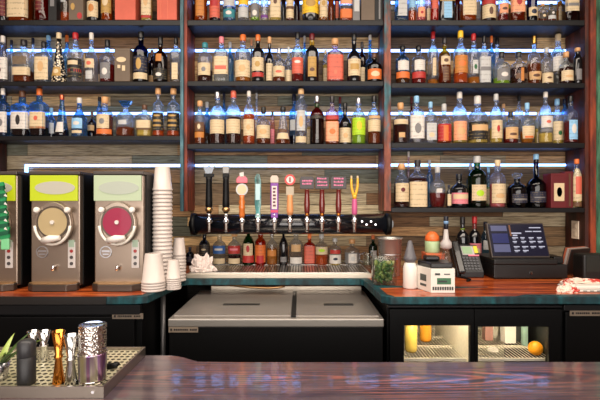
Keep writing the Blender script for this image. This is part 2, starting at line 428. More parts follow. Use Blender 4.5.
BOT['R1'] = [
 (401.5, 13, T, 'square', 'u', None, 0, 'silver', [l('pale',.1,.6,34)], 'pale blue-white clear bottle'),
 (412, 8, T, 'std', 'c', 'or', .24, 'red', [l('sky',.3,.55,60)], 'red-capped clear bottle with orange liquid left'),
 (421, 9, T, 'std', 'c', 'pk', .2, 'silver', [l('peach',.08,.28,50,'red',.14,.2,18)], 'clear bottle with small peach label'),
 (428.5, 7, T, 'slim', 'p', None, 0, 'white', [l('cream',.06,.3,40)], 'slim pinkish clear bottle'),
 (434.5, 8, T, 'std', 'o', 'or', .4, 'pink', [l('coral',.25,.5,50)], 'small orange bottle with coral label'),
 (446.5, 16, T, 'flask', 'k', None, 0, 'black', [l('sky',.08,.4,26), l('gold',.42,.5,50)], 'black flask with sky-blue label'),
 (457, 6, T, 'std', 'r', 'or', .5, 'red', [], 'orange-red bottle beside the black flask', 1),
 (468, 14, T, 'square', 'y', 'go', .72, 'gold', [l('cream',.12,.44,50)], 'square golden bottle with cream label'),
 (478, 5, T, 'slim', 'c', None, 0, 'purple', [l('pale',.2,.5,50)], 'slim clear bottle with purple cap', 1),
 (488.5, 14, T, 'std', 'b', 'or', .6, 'red', [l('red',.34,.44,75), l('cream',.06,.33,75,'brown',.12,.28,16)], 'bottle with red-topped cream label'),
 (503, 10, T, 'std', 'c', 'rd', .14, 'silver', [l('peach',.16,.36,60,'brown',.22,.28,30)], 'almost empty clear bottle with red liquid left'),
 (516.5, 14, T, 'square', 'y', 'am', .3, 'red', [l('peach',.18,.6,66,'red',.32,.48,20)], 'square amber bottle with large peach label'),
 (532, 10, T, 'std', 'n', None, 0, 'navy', [l('cream',.1,.28,60,'navy',.14,.24,30)], 'dark blue bottle with cream label'),
 (542.5, 8, 4, 'std', 'c', 'am', .2, 'cork', [l('dark',.1,.45,60,'cream',.2,.35,22)], 'short clear bottle with dark label'),
 (551, 9, 4, 'std', 'c', 'am', .3, 'dark', [l('pale',.1,.3,60), l('black',.3,.55,60,'white',.36,.5,16)], 'short bottle with black and white label'),
 (560, 6, T, 'slim', 'c', 'go', .5, 'cork', [l('cream',.08,.4,50)], 'slim pale bottle with cream label', 1),
 (570.5, 13, T, 'square', 'b', 'am', .7, 'brown', [l('cream',.2,.55,70,'grey',.3,.36,60)], 'amber bottle with cream wrap label'),
]
BOX['R1'] = []
BOT['L2'] = [
 (3, 12, 36, 'square', 'c', None, 0, 'white', [l('white',.06,.52,66,'wine',.2,.3,14)], 'clear square bottle with tall white label'),
 (11.5, 5, 40, 'slim', 'u', None, 0, 'navy', [l('white',.06,.45,60)], 'slim bottle with white label beside dark board', 1),
 (24, 17, 40, 'square', 'c', 'am', .28, 'dark', [l('cream',.16,.34,64), l('taupe',.4,.58,40)], 'broad clear bottle with cream band and amber remainder'),
 (33, 7, 38, 'std', 'c', None, 0, 'navy', [], 'narrow clear bottle behind the broad cream-banded bottle', 1),
 (44, 14, 42, 'square', 'c', None, 0, 'black', [l('cream',.06,.6,50,'tan',.25,.5,22)], 'square frosted bottle with flowery cream label'),
 (48.5, 8, 33, 'slim', 'u', None, 0, 'sky', [], 'tall pale blue bottle behind the flowery label', 1),
 (59, 14, 33, 'cone', 's', None, 0, 'cream', [l('gold',.12,.3,40,'cream',.17,.26,22)], 'black and cream spotted cone bottle with gold label'),
 (67, 9, 35, 'std', 'u', None, 0, 'orange', [], 'clear bottle with orange cap behind the spotted cone', 1),
 (75.5, 15, 33, 'std', 'c', None, 0, 'red', [l('black',.08,.46,72,'cream',.34,.42,40), l('red',.2,.26,74)], 'red-capped bottle with black label and red stripe'),
 (91.5, 13, 33, 'bell', 'c', None, 0, 'white', [l('cream',.28,.46,44,'coral',.33,.41,20), l('pale',.06,.22,30)], 'white-capped clear bottle with round cream label'),
 (100, 6, 55, 'std', 'b', 'am', .5, 'brown', [l('tan',.1,.4,50)], 'small brown bottle behind the round cream label', 1),
 (107.5, 15, 40, 'squat', 'c', 'rd', .42, 'black', [l('grey',.08,.44,40,'white',.16,.32,20)], 'squat grey-labelled bottle with red liquor'),
 (141, 15, 32, 'std', 'n', 'am', .5, 'black', [l('cream',.06,.18,70), l('navy',.2,.5,70,'gold',.24,.46,20)], 'tall dark navy bottle with gold and cream labels'),
 (152, 8, 50, 'std', 'b', 'dk', .6, 'brown', [l('tan',.1,.3,50)], 'small brown bottle behind the navy bottle', 1),
 (160.5, 14, 37, 'squat', 'b', 'dk', .3, 'black', [l('black',.06,.3,75,'white',.12,.2,24), l('honey',.44,.6,24)], 'bottle with hanging gold tag and black foot label'),
 (176, 11, 38, 'square', 'c', None, 0, 'black', [l('cream',.06,.42,28)], 'narrow cream-labelled bottle by the blue upright'),
]
BOX['L2'] = [(125, 15, 51, 'taupe', 'dark taupe carton with pale oval emblem', [('cream',-.05,.58,.74,.62,'o'), ('cream',-.2,.4,.5,.18,'r'), ('cream',.1,.32,.48,.2,'r')])]
BOT['L3'] = [
 (3, 11, 86, 'square', 'u', None, 0, 'white', [l('white',.08,.5,62,'grey',.2,.36,26)], 'pale blue bottle with white label and white cap'),
 (22.5, 17, 91, 'square', 'u', 'dk', .2, 'brown', [l('white',.16,.52,64,'dark',.24,.46,14)], 'broad bottle with white label and dark figure'),
 (39.5, 15, 85, 'square', 'u', 'dk', .2, 'orange', [l('cream',.16,.5,66,'coral',.32,.42,14), l('orange',.16,.2,66)], 'blue-white bottle with orange cap and cream label'),
 (51.5, 9, 108, 'squat', 'u', 'dk', .3, 'sky', [l('pale',.16,.5,56)], 'short bottle with pale label'),
 (62, 13, 95, 'cone', 'u', 'dk', .16, 'copper', [l('white',.1,.34,36)], 'blue cone bottle with copper stopper'),
 (79.5, 15, 98, 'bell', 'u', None, 0, 'white', [l('sky',.2,.46,44,'white',.28,.38,24), l('cream',.08,.15,40)], 'sky-blue bell-shaped bottle with white cap'),
 (92, 9, 112, 'squat', 'b', 'am', .4, 'brown', [l('tan',.3,.5,50)], 'small amber bottle behind two taller ones', 1),
 (105, 16, 97, 'squat', 'c', 'am', .54, 'cork', [l('cream',.2,.54,50,'grey',.3,.44,18), l('orange',.06,.18,72)], 'bottle with round cream label over orange band'),
 (99.5, 6, 97, 'slim', 'u', None, 0, 'dark', [], 'slim bluish bottle behind the round cream label', 1),
 (125.5, 18, 101, 'squat', 'c', 'am', .26, 'fan', [l('pale',.32,.44,26)], 'whiskey decanter with fan-shaped glass stopper'),
 (144.7, 14, 105, 'square', 'c', 'ye', .5, 'brown', [l('cream',.26,.5,60), l('brown',.2,.25,60)], 'short square bottle with cream label'),
 (158.2, 11.5, 88, 'std', 'c', 'or', .2, 'cork', [l('black',.12,.48,70,'gold',.4,.44,34), l('gold',.3,.34,40), l('gold',.2,.24,40)], 'gold-ringed black-labelled bottle beside short square one'),
 (173.5, 13, 88, 'std', 'c', 'or', .12, 'cork', [l('black',.12,.48,70,'gold',.4,.44,34), l('gold',.3,.34,40), l('gold',.2,.24,40)], 'gold-ringed black-labelled bottle beside blue upright'),
]
BOX['L3'] = []
BOT['C2'] = [
 (205, 15, 43, 'std', 'c', 'dk', .3, 'teal', [l('cream',.16,.46,54,'grey',.24,.36,16)], 'teal-capped bottle with cream label and dark liquor'),
 (221.5, 14, 37, 'square', 'c', None, 0, 'pink', [l('cream',.16,.54,58,'coral',.26,.34,40)], 'pink-capped clear bottle with cream and coral label'),
 (230, 8, 42, 'std', 'u', None, 0, 'pale', [], 'pale clear bottle behind the coral label', 1),
 (243, 16, 35, 'std', 'c', 'go', .16, 'orange', [l('cream',.1,.44,66,'tan',.2,.34,24)], 'orange-capped broad bottle with cream label'),
 (251.5, 6, 39, 'wine', 'k', None, 0, 'peach', [l('cream',.06,.4,30)], 'slim black bottle with peach cap', 1),
 (258, 13, 35, 'std', 'k', None, 0, 'orange', [l('cream',.22,.5,62,'gold',.3,.42,22), l('red',.1,.19,62)], 'dark bottle with cream shield label and red band'),
 (269.5, 9, 37, 'wine', 'k', None, 0, 'cork', [l('cream',.06,.42,44)], 'slim dark wine bottle with cork cap'),
 (279, 13, 48, 'squat', 'c', 'am', .2, 'silver', [l('cream',.14,.44,60,'coral',.24,.32,28)], 'short patterned clear bottle with cream label'),
 (288.5, 8, 47, 'squat', 'c', 'am', .2, 'pale', [l('cream',.06,.36,60)], 'short clear bottle with silvery top', 0),
 (297.5, 12, 33, 'std', 'c', 'rd', .2, 'black', [l('coral',.16,.48,66,'white',.36,.42,30)], 'black-necked bottle with coral-red label'),
 (304.5, 6, 35, 'std', 'u', None, 0, 'pale', [], 'clear bottle behind the coral-red label', 1),
 (312, 14, 34, 'std', 'k', None, 0, 'wine', [l('yellow',.76,.86,180), l('gold',.1,.5,36,'brown',.2,.28,20)], 'black bottle with yellow neck foil and golden label'),
 (325.5, 6, 50, 'slim', 'c', 'ye', .6, 'cream', [l('cream',.06,.5,50)], 'slim cream-labelled bottle behind the copper-pink bottle', 1),
 (335, 16, 39, 'square', 'p', 'pk', .5, 'cork', [l('coral',.05,.6,62,'copper',.16,.26,12)], 'copper-pink square bottle with cork cap'),
 (354, 14, 34, 'wine', 'k', None, 0, 'black', [l('cream',.12,.46,60,'gold',.24,.36,36)], 'black wine-shaped bottle with oval cream label'),
 (362, 8, 42, 'std', 'b', 'dk', .5, 'dark', [l('cream',.08,.4,40)], 'brown bottle behind the oval cream label', 1),
 (370, 11, 28, 'long', 'u', None, 0, 'white', [], 'very tall thin-necked clear bottle', 1),
 (376, 15, 53, 'squat', 'b', 'dk', .4, 'brown', [l('orange',.08,.42,66,'cream',.16,.34,34)], 'squat brown bottle with orange and cream label'),
]
BOX['C2'] = []
BOT['C3'] = [
 (200, 11, 101, 'std', 'c', 'am', .45, 'cork', [l('brown',.3,.5,56,'cream',.34,.46,16), l('honey',.15,.28,56)], 'small bottle with brown and honey labels'),
 (207, 9, 102, 'std', 'u', 'am', .3, 'pale', [], 'clear bottle behind the honey label', 1),
 (217.5, 15, 92, 'std', 'c', 'dk', .28, 'silver', [l('cream',.2,.46,70)], 'broad silver-capped bottle with plain cream label'),
 (224, 7, 92, 'std', 'u', None, 0, 'navy', [], 'navy-capped bottle behind the plain cream label', 1),
 (233.5, 15, 91, 'std', 'c', 'dk', .5, 'coral', [l('cream',.2,.46,66)], 'coral-capped bottle with cream label'),
 (249, 12, 91, 'tall', 'c', 'or', .56, 'white', [l('cream',.16,.46,60,'tan',.26,.36,20)], 'white-capped tall bottle with orange liquor'),
 (256.5, 7, 93, 'long', 'c', None, 0, 'pale', [], 'slim clear bottle behind the orange liquor', 1),
 (263.5, 14, 107, 'squat', 'c', 'am', .5, 'black', [l('cream',.16,.5,68,'tan',.26,.4,30)], 'black-capped squat bottle with wide cream label'),
 (272.5, 5, 112, 'slim', 'p', 'pk', .5, 'dark', [l('pink',.1,.5,50)], 'small pink-labelled bottle', 1),
 (283, 15, 107, 'cone', 'c', 'am', .3, 'black', [l('cream',.14,.3,58), l('brown',.32,.4,50)], 'black-capped cone-shouldered bottle with cream label'),
 (294, 10, 94, 'std', 'u', 'dk', .2, 'navy', [l('pale',.3,.5,50)], 'navy-capped pale blue bottle behind a wooden-capped bottle', 1),
 (301, 12, 89, 'slim', 'c', None, 0, 'tan', [l('cream',.03,.14,60), l('pale',.24,.6,44,'tan',.3,.5,20)], 'tall pale printed bottle with wooden cap'),
 (308.5, 5, 115, 'slim', 'c', 'ye', .6, 'cream', [l('cream',.1,.55,50)], 'tiny cream-labelled bottle behind the wooden-capped bottle', 1),
 (317, 14, 96, 'std', 'r', 'dk', .56, 'silver', [l('grey',.1,.5,10), l('dark',.52,.58,70), l('green',.76,.84,180)], 'dark red ribbed bottle with green neck band'),
 (332, 13, 96, 'square', 'p', 'go', .55, 'dark', [l('peach',.06,.46,64,'orange',.2,.32,24), l('red',.5,.58,66)], 'peach-labelled bottle with red shoulder band'),
 (340, 7, 97, 'std', 'u', None, 0, 'wine', [], 'wine-capped bottle behind the peach label', 1),
 (345, 13, 103, 'wine', 'k', None, 0, 'black', [l('cream',.06,.4,62,'tan',.16,.28,20)], 'black long-necked squat bottle with cream label'),
 (358.5, 14, 98, 'std', 'c', 'lm', .55, 'silver', [l('lime',.2,.56,64,'yellow',.3,.48,20)], 'lime-green labelled clear bottle'),
 (374, 13, 96, 'std', 'c', 'am', .3, 'black', [l('cream',.26,.5,70), l('tan',.52,.58,60)], 'black-capped bottle with cream label and brown liquor'),
]
BOX['C3'] = []
BOT['R2'] = [
 (402.5, 14, 46, 'std', 'u', 'or', .3, 'black', [l('white',.34,.58,50), l('orange',.14,.3,72)], 'black-capped bottle with white label and orange band'),
 (418.5, 14, 46, 'std', 'c', 'rd', .3, 'black', [l('white',.34,.6,46), l('red',.14,.3,72)], 'black-capped bottle with white label and red band'),
 (433, 11, 32, 'std', 'c', 'go', .12, 'red', [l('cream',.18,.5,18)], 'red-capped clear bottle with slim cream label'),
 (444.5, 12, 38, 'std', 'y', 'am', .56, 'dark', [l('cream',.4,.58,50,'brown',.45,.53,22), l('brown',.06,.36,30)], 'ornate brown bottle with round cream emblem'),
 (460.5, 14, 31, 'std', 'c', 'or', .3, 'yellow', [l('honey',.2,.52,66,'orange',.32,.42,30)], 'yellow-capped bottle with honey-orange label'),
 (473.5, 12, 34, 'std', 'c', 'go', .14, 'red', [l('pale',.2,.46,26,'green',.28,.38,14)], 'red-capped pale bottle with small green mark'),
 (484, 11, 36, 'square', 'c', None, 0, 'black', [l('pale',.05,.56,60,'grey',.28,.36,44)], 'tall bottle with pale grey wrap label'),
 (491.5, 7, 36, 'std', 'u', None, 0, 'orange', [], 'orange-capped bottle behind the pale grey label', 1),
 (497, 10, 38, 'std', 'c', None, 0, 'black', [l('grey',.1,.4,40)], 'black-capped clear bottle behind the grey-patterned squat bottle', 1),
 (501.5, 16, 52, 'squat', 'c', 'lm', .2, 'dark', [l('grey',.1,.44,52,'white',.2,.34,24)], 'squat clear bottle with grey pattern'),
 (518.5, 17, 52, 'squat', 'c', 'dk', .5, 'dark', [l('honey',.08,.46,10), l('brown',.14,.3,40)], 'squat dark bottle with honey strip'),
 (534, 14, 36, 'round', 'c', 'am', .42, 'gold', [l('tan',.1,.26,64,'brown',.15,.21,30)], 'round-shouldered bottle with gold cap and tan label'),
 (546.5, 12, 48, 'std', 'c', 'am', .34, 'pale', [l('cream',.07,.32,66,'brown',.16,.22,22)], 'bottle with low cream label and pale cap'),
 (558, 15, 32, 'std', 'c', None, 0, 'cream', [l('white',.3,.56,64,'pale',.4,.5,26)], 'large clear bottle with white label and cream cap', 1),
 (566, 13, 52, 'squat', 'c', 'dk', .5, 'cork', [l('cream',.09,.4,66,'tan',.18,.26,34)], 'squat dark red bottle with low cream label'),
 (580, 8, 48, 'slim', 'k', None, 0, 'cork', [l('grey',.1,.4,40)], 'slim black bottle with fat cork'),
]
BOX['R2'] = []
BOT['R3'] = [
 (400.5, 15, 103, 'squat', 'c', 'dk', .5, 'cork', [l('cream',.46,.58,66), l('tan',.14,.26,24)], 'dark red bottle with cream shoulder strip'),
 (411.5, 6, 97, 'std', 'r', None, 0, 'wine', [], 'wine-capped bottle behind the portrait label', 1),
 (416.5, 14, 96, 'square', 'c', None, 0, 'sky', [l('white',.1,.58,60,'grey',.2,.42,24)], 'clear square bottle with white portrait label'),
 (430.5, 11, 102, 'square', 'c', None, 0, 'sky', [l('pale',.08,.48,44,'cream',.14,.26,26)], 'narrow clear bottle with pale label'),
 (444, 14, 104, 'squat', 'c', 'or', .44, 'pale', [l('red',.06,.48,70), l('orange',.06,.44,20)], 'bottle with red and orange label'),
 (459.5, 14, 92, 'std', 'c', 'ye', .4, 'white', [l('peach',.06,.42,68,'tan',.16,.3,30)], 'thin-necked bottle with peach-cream label'),
 (477.5, 20, 96, 'squat', 'c', 'ye', .16, 'white', [l('black',.08,.44,74,'tan',.26,.38,50)], 'wide white-capped bottle with ornate black label'),
 (496, 12, 94, 'std', 'c', 'ye', .3, 'pale', [l('cream',.1,.46,64,'red',.22,.36,14)], 'cream-labelled bottle with red mark'),
 (503.5, 5, 104, 'slim', 'c', None, 0, 'cork', [], 'slim cork-topped bottle behind the dark red bottle', 1),
 (510.5, 14, 112, 'squat', 'c', 'rd', .5, 'black', [l('tan',.14,.5,62,'brown',.24,.32,30)], 'short dark red bottle with tan label'),
 (519, 8, 93, 'std', 'c', None, 0, 'black', [l('dark',.2,.5,30)], 'black-capped clear bottle behind two tan labels', 1),
 (527, 14, 103, 'round', 'c', 'go', .3, 'sky', [l('cream',.12,.42,60,'orange',.13,.18,40)], 'round-bodied bottle with cream label and orange dash'),
 (538, 6, 112, 'slim', 'c', 'ye', .5, 'cream', [l('cream',.1,.4,50)], 'slim cream bottle behind the round-bodied bottle', 1),
 (545.5, 13, 92, 'tall', 'c', 'ye', .2, 'white', [l('white',.3,.52,62,'coral',.38,.44,20), l('grey',.22,.28,62)], 'tall white-labelled bottle with grey band'),
 (557, 12, 99, 'std', 'c', 'ye', .5, 'sky', [l('cream',.1,.5,60,'green',.2,.3,18)], 'sky-capped bottle with cream label'),
 (564.5, 6, 99, 'slim', 'u', None, 0, 'navy', [], 'slim navy-capped clear bottle in the rear', 1),
 (570.5, 13, 96, 'std', 'c', 'rd', .46, 'black', [l('sky',.08,.48,40,'white',.2,.4,20)], 'red-liquor bottle with blue and white label'),
]
BOX['R3'] = []
BOT['R4'] = [
 (401.5, 15, 164, 'std', 'c', 'dk', .5, 'cork', [l('cream',.14,.56,60,'wine',.36,.46,16)], 'dark red bottle with cream label and wine mark'),
 (408.5, 7, 151, 'long', 'p', None, 0, 'white', [], 'tall pinkish clear bottle behind the wine mark', 1),
 (417.5, 17, 160, 'square', 'c', 'dk', .62, 'dark', [l('cream',.02,.54,70)], 'dark-necked bottle with very large square cream label'),
 (429.5, 7, 160, 'std', 'u', None, 0, 'pale', [], 'pale clear bottle behind the large square label', 1),
 (437.5, 16, 166, 'round', 'c', 'rd', .36, 'pale', [l('white',.36,.46,20)], 'round clear bottle with red liquor'),
 (449, 5, 185, 'slim', 'k', None, 0, 'navy', [l('cream',.1,.6,50)], 'small dark bottle with cream label'),
 (459, 17, 174, 'squat', 'k', None, 0, 'black', [l('pink',.12,.44,70,'cream',.26,.4,56)], 'squat black bottle with pink and cream label'),
 (470.5, 8, 164, 'std', 'u', None, 0, 'white', [], 'white-capped bottle behind the green bottle', 1),
 (477, 18, 156, 'std', 'g', None, 0, 'pale', [l('cream',.14,.44,52,'lime',.22,.34,24)], 'green bottle with cream label'),
 (488.5, 7, 167, 'std', 'u', 'ye', .5, 'sky', [l('cream',.1,.46,60)], 'pale bottle beside the green bottle', 1),
 (497.5, 15, 160, 'std', 'c', 'pk', .5, 'cream', [l('cream',.1,.5,66,'tan',.2,.3,34)], 'cream-capped bottle with big cream label'),
 (517, 19, 173, 'squat', 'n', None, 0, 'ball', [l('navy',.14,.4,50,'grey',.22,.26,40)], 'dark blue decanter bottle with crystal stopper'),
 (536, 18, 154, 'long', 'n', None, 0, 'sky', [l('navy',.1,.3,60,'grey',.18,.2,36)], 'dark blue long-necked bottle'),
 (583, 9, 159, 'slim', 'c', 'ye', .6, 'orange', [l('cream',.14,.8,72,'coral',.28,.64,40), l('brown',.03,.12,72)], 'orange-capped tube bottle with cream and red label'),
]
BOX['R4'] = [
 (554.5, 15, 174, 'wine', 'wine-red carton with cream picture label', [('cream',.02,.2,.72,.66,'r'), ('dark',.04,.32,.6,.34,'o')]),
 (566.5, 8, 172, 'wine', 'narrow wine-red carton with brown spine stripe', [('brown',.1,.04,.95,.24,'r')]),
 (572.6, 3.4, 183, 'cream', 'thin cream carton', []),
]
BOT['D'] = [
 (190, 8, 247, 'std', 'n', None, 0, 'navy', [l('navy',.2,.5,40)], 'small navy bottle behind the crumpled napkins'),
 (204.5, 11, 231, 'std', 'k', None, 0, 'black', [l('dark',.3,.62,60,'cream',.44,.5,24)], 'black bottle with dark label'),
 (219.5, 13, 232, 'std', 'c', None, 0, 'cream', [l('blue',.36,.6,66,'white',.46,.52,36), l('cream',.06,.22,62)], 'bottle with blue label over cream label'),
 (234.5, 13, 232, 'std', 'c', 'dk', .3, 'cork', [l('red',.36,.6,66,'pink',.46,.52,36), l('cream',.06,.22,62)], 'bottle with red label over cream label'),
 (248.5, 12, 226, 'tall', 'g', None, 0, 'green', [l('cream',.26,.56,50,'red',.34,.52,16), l('red',.08,.26,66)], 'green bottle with cream and red label'),
 (260.5, 11, 231, 'slim', 'o', 'or', .7, 'silver', [l('orange',.1,.6,70,'red',.08,.3,40)], 'orange bottle with silver cap'),
 (272, 11, 231, 'std', 'c', 'go', .5, 'silver', [l('honey',.28,.46,50)], 'silver-capped clear bottle with golden liquor'),
 (283.5, 9, 228, 'tall', 'k', None, 0, 'black', [l('grey',.1,.24,40)], 'black bottle with low grey label'),
 (296, 14, 230, 'std', 'c', None, 0, 'pale', [l('tan',.4,.6,40), l('white',.06,.24,56)], 'broad clear bottle with white foot label'),
 (309.5, 11, 234, 'square', 'o', 'or', .7, 'orange', [l('coral',.06,.62,68)], 'bright orange-red square bottle'),
 (321.5, 13, 234, 'std', 'c', 'or', .34, 'pale', [l('cream',.36,.6,62,'lime',.44,.54,28)], 'pale-labelled bottle with orange liquor'),
 (335, 13, 238, 'std', 'c', 'ye', .2, 'pale', [l('red',.44,.58,50), l('white',.08,.4,60,'navy',.2,.3,20)], 'clear bottle with red and white label'),
 (352, 15, 239, 'squat', 'c', None, 0, 'cork', [l('grey',.1,.5,74), l('white',.1,.46,34,'pale',.18,.36,18)], 'squat grey bottle with round white emblem'),
 (373, 9, 235, 'std', 'g', None, 0, 'orange', [l('pale',.2,.5,40)], 'greenish bottle with orange cap'),
]
BOX['D'] = []
# ------------------------------------------------------------------ camera, world
cam = bpy.data.cameras.new('camera'); cam.sensor_width = 36; cam.lens = 36*F/600; cam.clip_start = .05
co = bpy.data.objects.new('camera', cam); COL.objects.link(co); co.location = (0, 0, EYE); co.rotation_euler = (PI/2, 0, 0)
S.camera = co
W = bpy.data.worlds.new('world'); S.world = W; W.use_nodes = True
W.node_tree.nodes['Background'].inputs[0].default_value = (.5, .45, .4, 1); W.node_tree.nodes['Background'].inputs[1].default_value = .15
S.view_settings.view_transform = 'Standard'; S.view_settings.look = 'None'; S.view_settings.gamma = 1; S.view_settings.exposure = 0
def area(name, loc, size, power, col, rot=(0, 0, 0)):
    L = bpy.data.lights.new(name, 'AREA'); L.shape = 'RECTANGLE'; L.size, L.size_y = size; L.energy = power; L.color = col
    o = bpy.data.objects.new(name, L); COL.objects.link(o); o.location = loc; o.rotation_euler = rot; return o

# ------------------------------------------------------------------ materials of the place
m_black = P('matte black', (9, 9, 10), .45, spec=.25)
m_board = P('shelf board black', (14, 14, 16), .45, noise=.4, nscale=18, spec=.35)
m_steel = brushed('brushed steel', (200, 196, 190), .3)
m_steelx = P('satin steel', (196, 190, 182), .34, .75, noise=.06, nscale=6)
m_lid = P('satin steel lid', (160, 153, 146), .38, .65, noise=.08, nscale=5)
m_chrome = P('chrome', (225, 225, 228), .08, 1)
m_teal = paint_mat('teal epoxy', (8, 54, 62), (12, 84, 92), (3, 3, 3))
m_wood = wood_mat('red live edge wood', [(.3, (60, 22, 10)), (.48, (156, 62, 26)), (.56, (196, 92, 40)), (.72, (226, 128, 66))], (1.0, 11, 9), 2.4, .3, .5)
m_bar = bar_mat()
m_up_l = paint_mat('distressed teal upright', (42, 92, 108), (84, 128, 140), (5, 5, 1))
m_up_o = paint_mat('distressed rust upright', (150, 62, 30), (122, 44, 26), (5, 5, 1))
m_up_r = paint_mat('rust and teal upright', (148, 78, 56), (52, 108, 120), (4, 4, 1.4), .56)
m_side = paint_mat('stained side panel', (96, 40, 22), (60, 26, 18), (6, 6, 1))
m_green = paint_mat('green painted post', (120, 196, 158), (88, 164, 134), (6, 6, 1), .5)
m_white = P('white plastic', (228, 222, 214), .4)
m_cup = P('cup plastic', (208, 196, 188), .35)

# ------------------------------------------------------------------ the setting
struct('floor', MB().box(-3.6, 3.6, -3, 3.5, -.05, 0), P('dark floor', (60, 50, 44), .5))
struct('ceiling', MB().box(-3.6, 3.6, -3, 3.5, 3.45, 3.5), P('dark ceiling', (62, 56, 52), .8))
struct('wall_left', MB().box(-3.65, -3.6, -3, 3.5, 0, 3.45), P('warm wall', (120, 92, 76), .8))
struct('wall_right', MB().box(3.6, 3.65, -3, 3.5, 0, 3.45), MATS['warm wall'])
struct('wall_front', MB().box(-3.6, 3.6, -3.05, -3, 0, 3.45), MATS['warm wall'])
mb = MB(); mb.box(-3.6, 3.6, 3.245, 3.45, 0, 3.45, (.05, .045, .04))
tones = [(165, 134, 96), (223, 187, 134), (134, 112, 86), (192, 177, 146), (108, 88, 69), (240, 201, 144), (175, 160, 129), (148, 112, 76), (211, 170, 120), (124, 127, 110), (187, 148, 105), (213, 199, 165)]
z = .9; row = 0
rp = random.Random(21)
while z < 3.44:
    h = rp.choice([.07, .085, .1]); x = -3.6 + rp.uniform(-.6, 0)
    while x < 3.6:
        w = rp.uniform(.45, 1.3); t = s2l(rp.choice(tones)); k = rp.uniform(.65, 1.2)
        mb.box(max(-3.6, x)+.001, min(3.6, x+w)-.001, 3.225+rp.uniform(0, .012), 3.25, z+.002, min(3.445, z+h)-.002, tuple(c*k for c in t))
        x += w
    z += h
struct('wall_back', mb, plank_mat())
# green post and its rust edge at the end of the shelving
struct('trim_1', MB().box(1.965, 2.2, 2.94, 3.224, 1.03, 3.45), m_green, bevel=.004)
struct('trim_2', MB().box(1.925, 1.963, 2.98, 3.224, 1.03, 3.45), m_up_o, bevel=.003)

# ------------------------------------------------------------------ shelving
shelf = thing('bar_shelving', 'black shelf boards between painted uprights covering the whole plank wall', 'shelving', (0, 3.15, 1.03))
def sp(name, mb, mat, **k):
    mb.v = [(x, y-3.15, z-1.03) for x, y, z in mb.v]; return mb.build(name, mat, shelf, **k)
YF, YB = 3.0, 3.222
ZT = {}
def zb(py): return Z(py, YF)
bays = {'L': (-2.1, -.795), 'C': (-.753, .558), 'R': (.607, 1.90)}
boards = {'L1': (20, 25.5), 'L2': (81.5, 86), 'L3': (136, 140.5), 'C1': (20, 25.5), 'C2': (81, 86), 'C3': (144, 149), 'R1': (20, 25.5), 'R2': (83, 88), 'R3': (143, 148), 'R4': (208, 212.5)}
for k, (a, b) in boards.items():
    x0, x1 = bays[k[0]]
    sp('shelf_board', MB().box(x0+.001, x1-.001, YF, YB, zb(b), zb(a)), m_board, bevel=.003); ZT[k] = zb(a)
plabel(sp('upright', MB().box(-2.13, -2.1, YF, YB, 1.032, 3.4), m_side), 'dark stained end upright')
o = plabel(sp('upright', MB().box(-.775, -.753, YF+.004, YB, 1.425, 3.4), m_up_o, bevel=.003), 'rust face of the upright beside the beer taps')
o = plabel(sp('upright', MB().box(-.797, -.775, YF-.012, YB, 1.425, 3.4), m_up_l, bevel=.003), 'blue-teal face of the upright beside the drink machines')
o = plabel(sp('upright', MB().box(.56, .605, YF-.01, YB, 1.425, 3.4), m_up_r, bevel=.004), 'rust and teal painted upright')
plabel(sp('upright', MB().box(1.90, 1.924, YF, YB, 1.032, 3.4), m_side), 'stained end upright beside the green post')

# LED strips fixed to the planks
m_led = P('led light', (150, 190, 255), emit=LED_E, ecol=(118, 168, 255))
def led(bay, py, place, x0=None):
    a, b = bays[bay]; a = a+.004 if x0 is None else x0; b -= .004; zc = Z(py, 3.21)
    t = thing('led_strip', 'blue-white LED strip ' + place, 'light', ((a+b)/2, 3.212, zc), 'LED strips of the shelving'); h = (b-a)/2
    MB().box(-h, h, .004, .0125, -.012, .012).build('channel', P('aluminium', (170, 172, 176), .35, 1), t)
    MB().box(-h, h, -.005, .0035, -.008, .008).build('light_tube', m_led, t, bevel=.002)
    return t, h
BN = {'L': 'above the drink machines', 'C': 'above the beer taps', 'R': 'above the till'}
SN = {'1': 'on top shelf', '2': 'on second shelf', '3': 'on third shelf', '4': 'on lowest shelf'}
led('C', 2.5, 'behind bottles on top shelf above the beer taps'); led('R', 2.5, 'behind bottles on top shelf above the till')
for b in 'LCR':
    led(b, 50.5, 'behind bottles on second shelf ' + BN[b])
    led(b, 113.5, 'behind bottles on third shelf ' + BN[b])
led('C', 165.5, 'below the lowest board, just over the tap handles'); led('R', 165, 'behind bottles on lowest shelf above the till')
t, h = led('L', 165.5, 'low on planks behind the drink machines, ending in a downward corner', X(25, 3.21))
MB().box(-h-.001, -h+.02, -.005, .0035, -.13, -.009).build('light_tube', m_led, t)

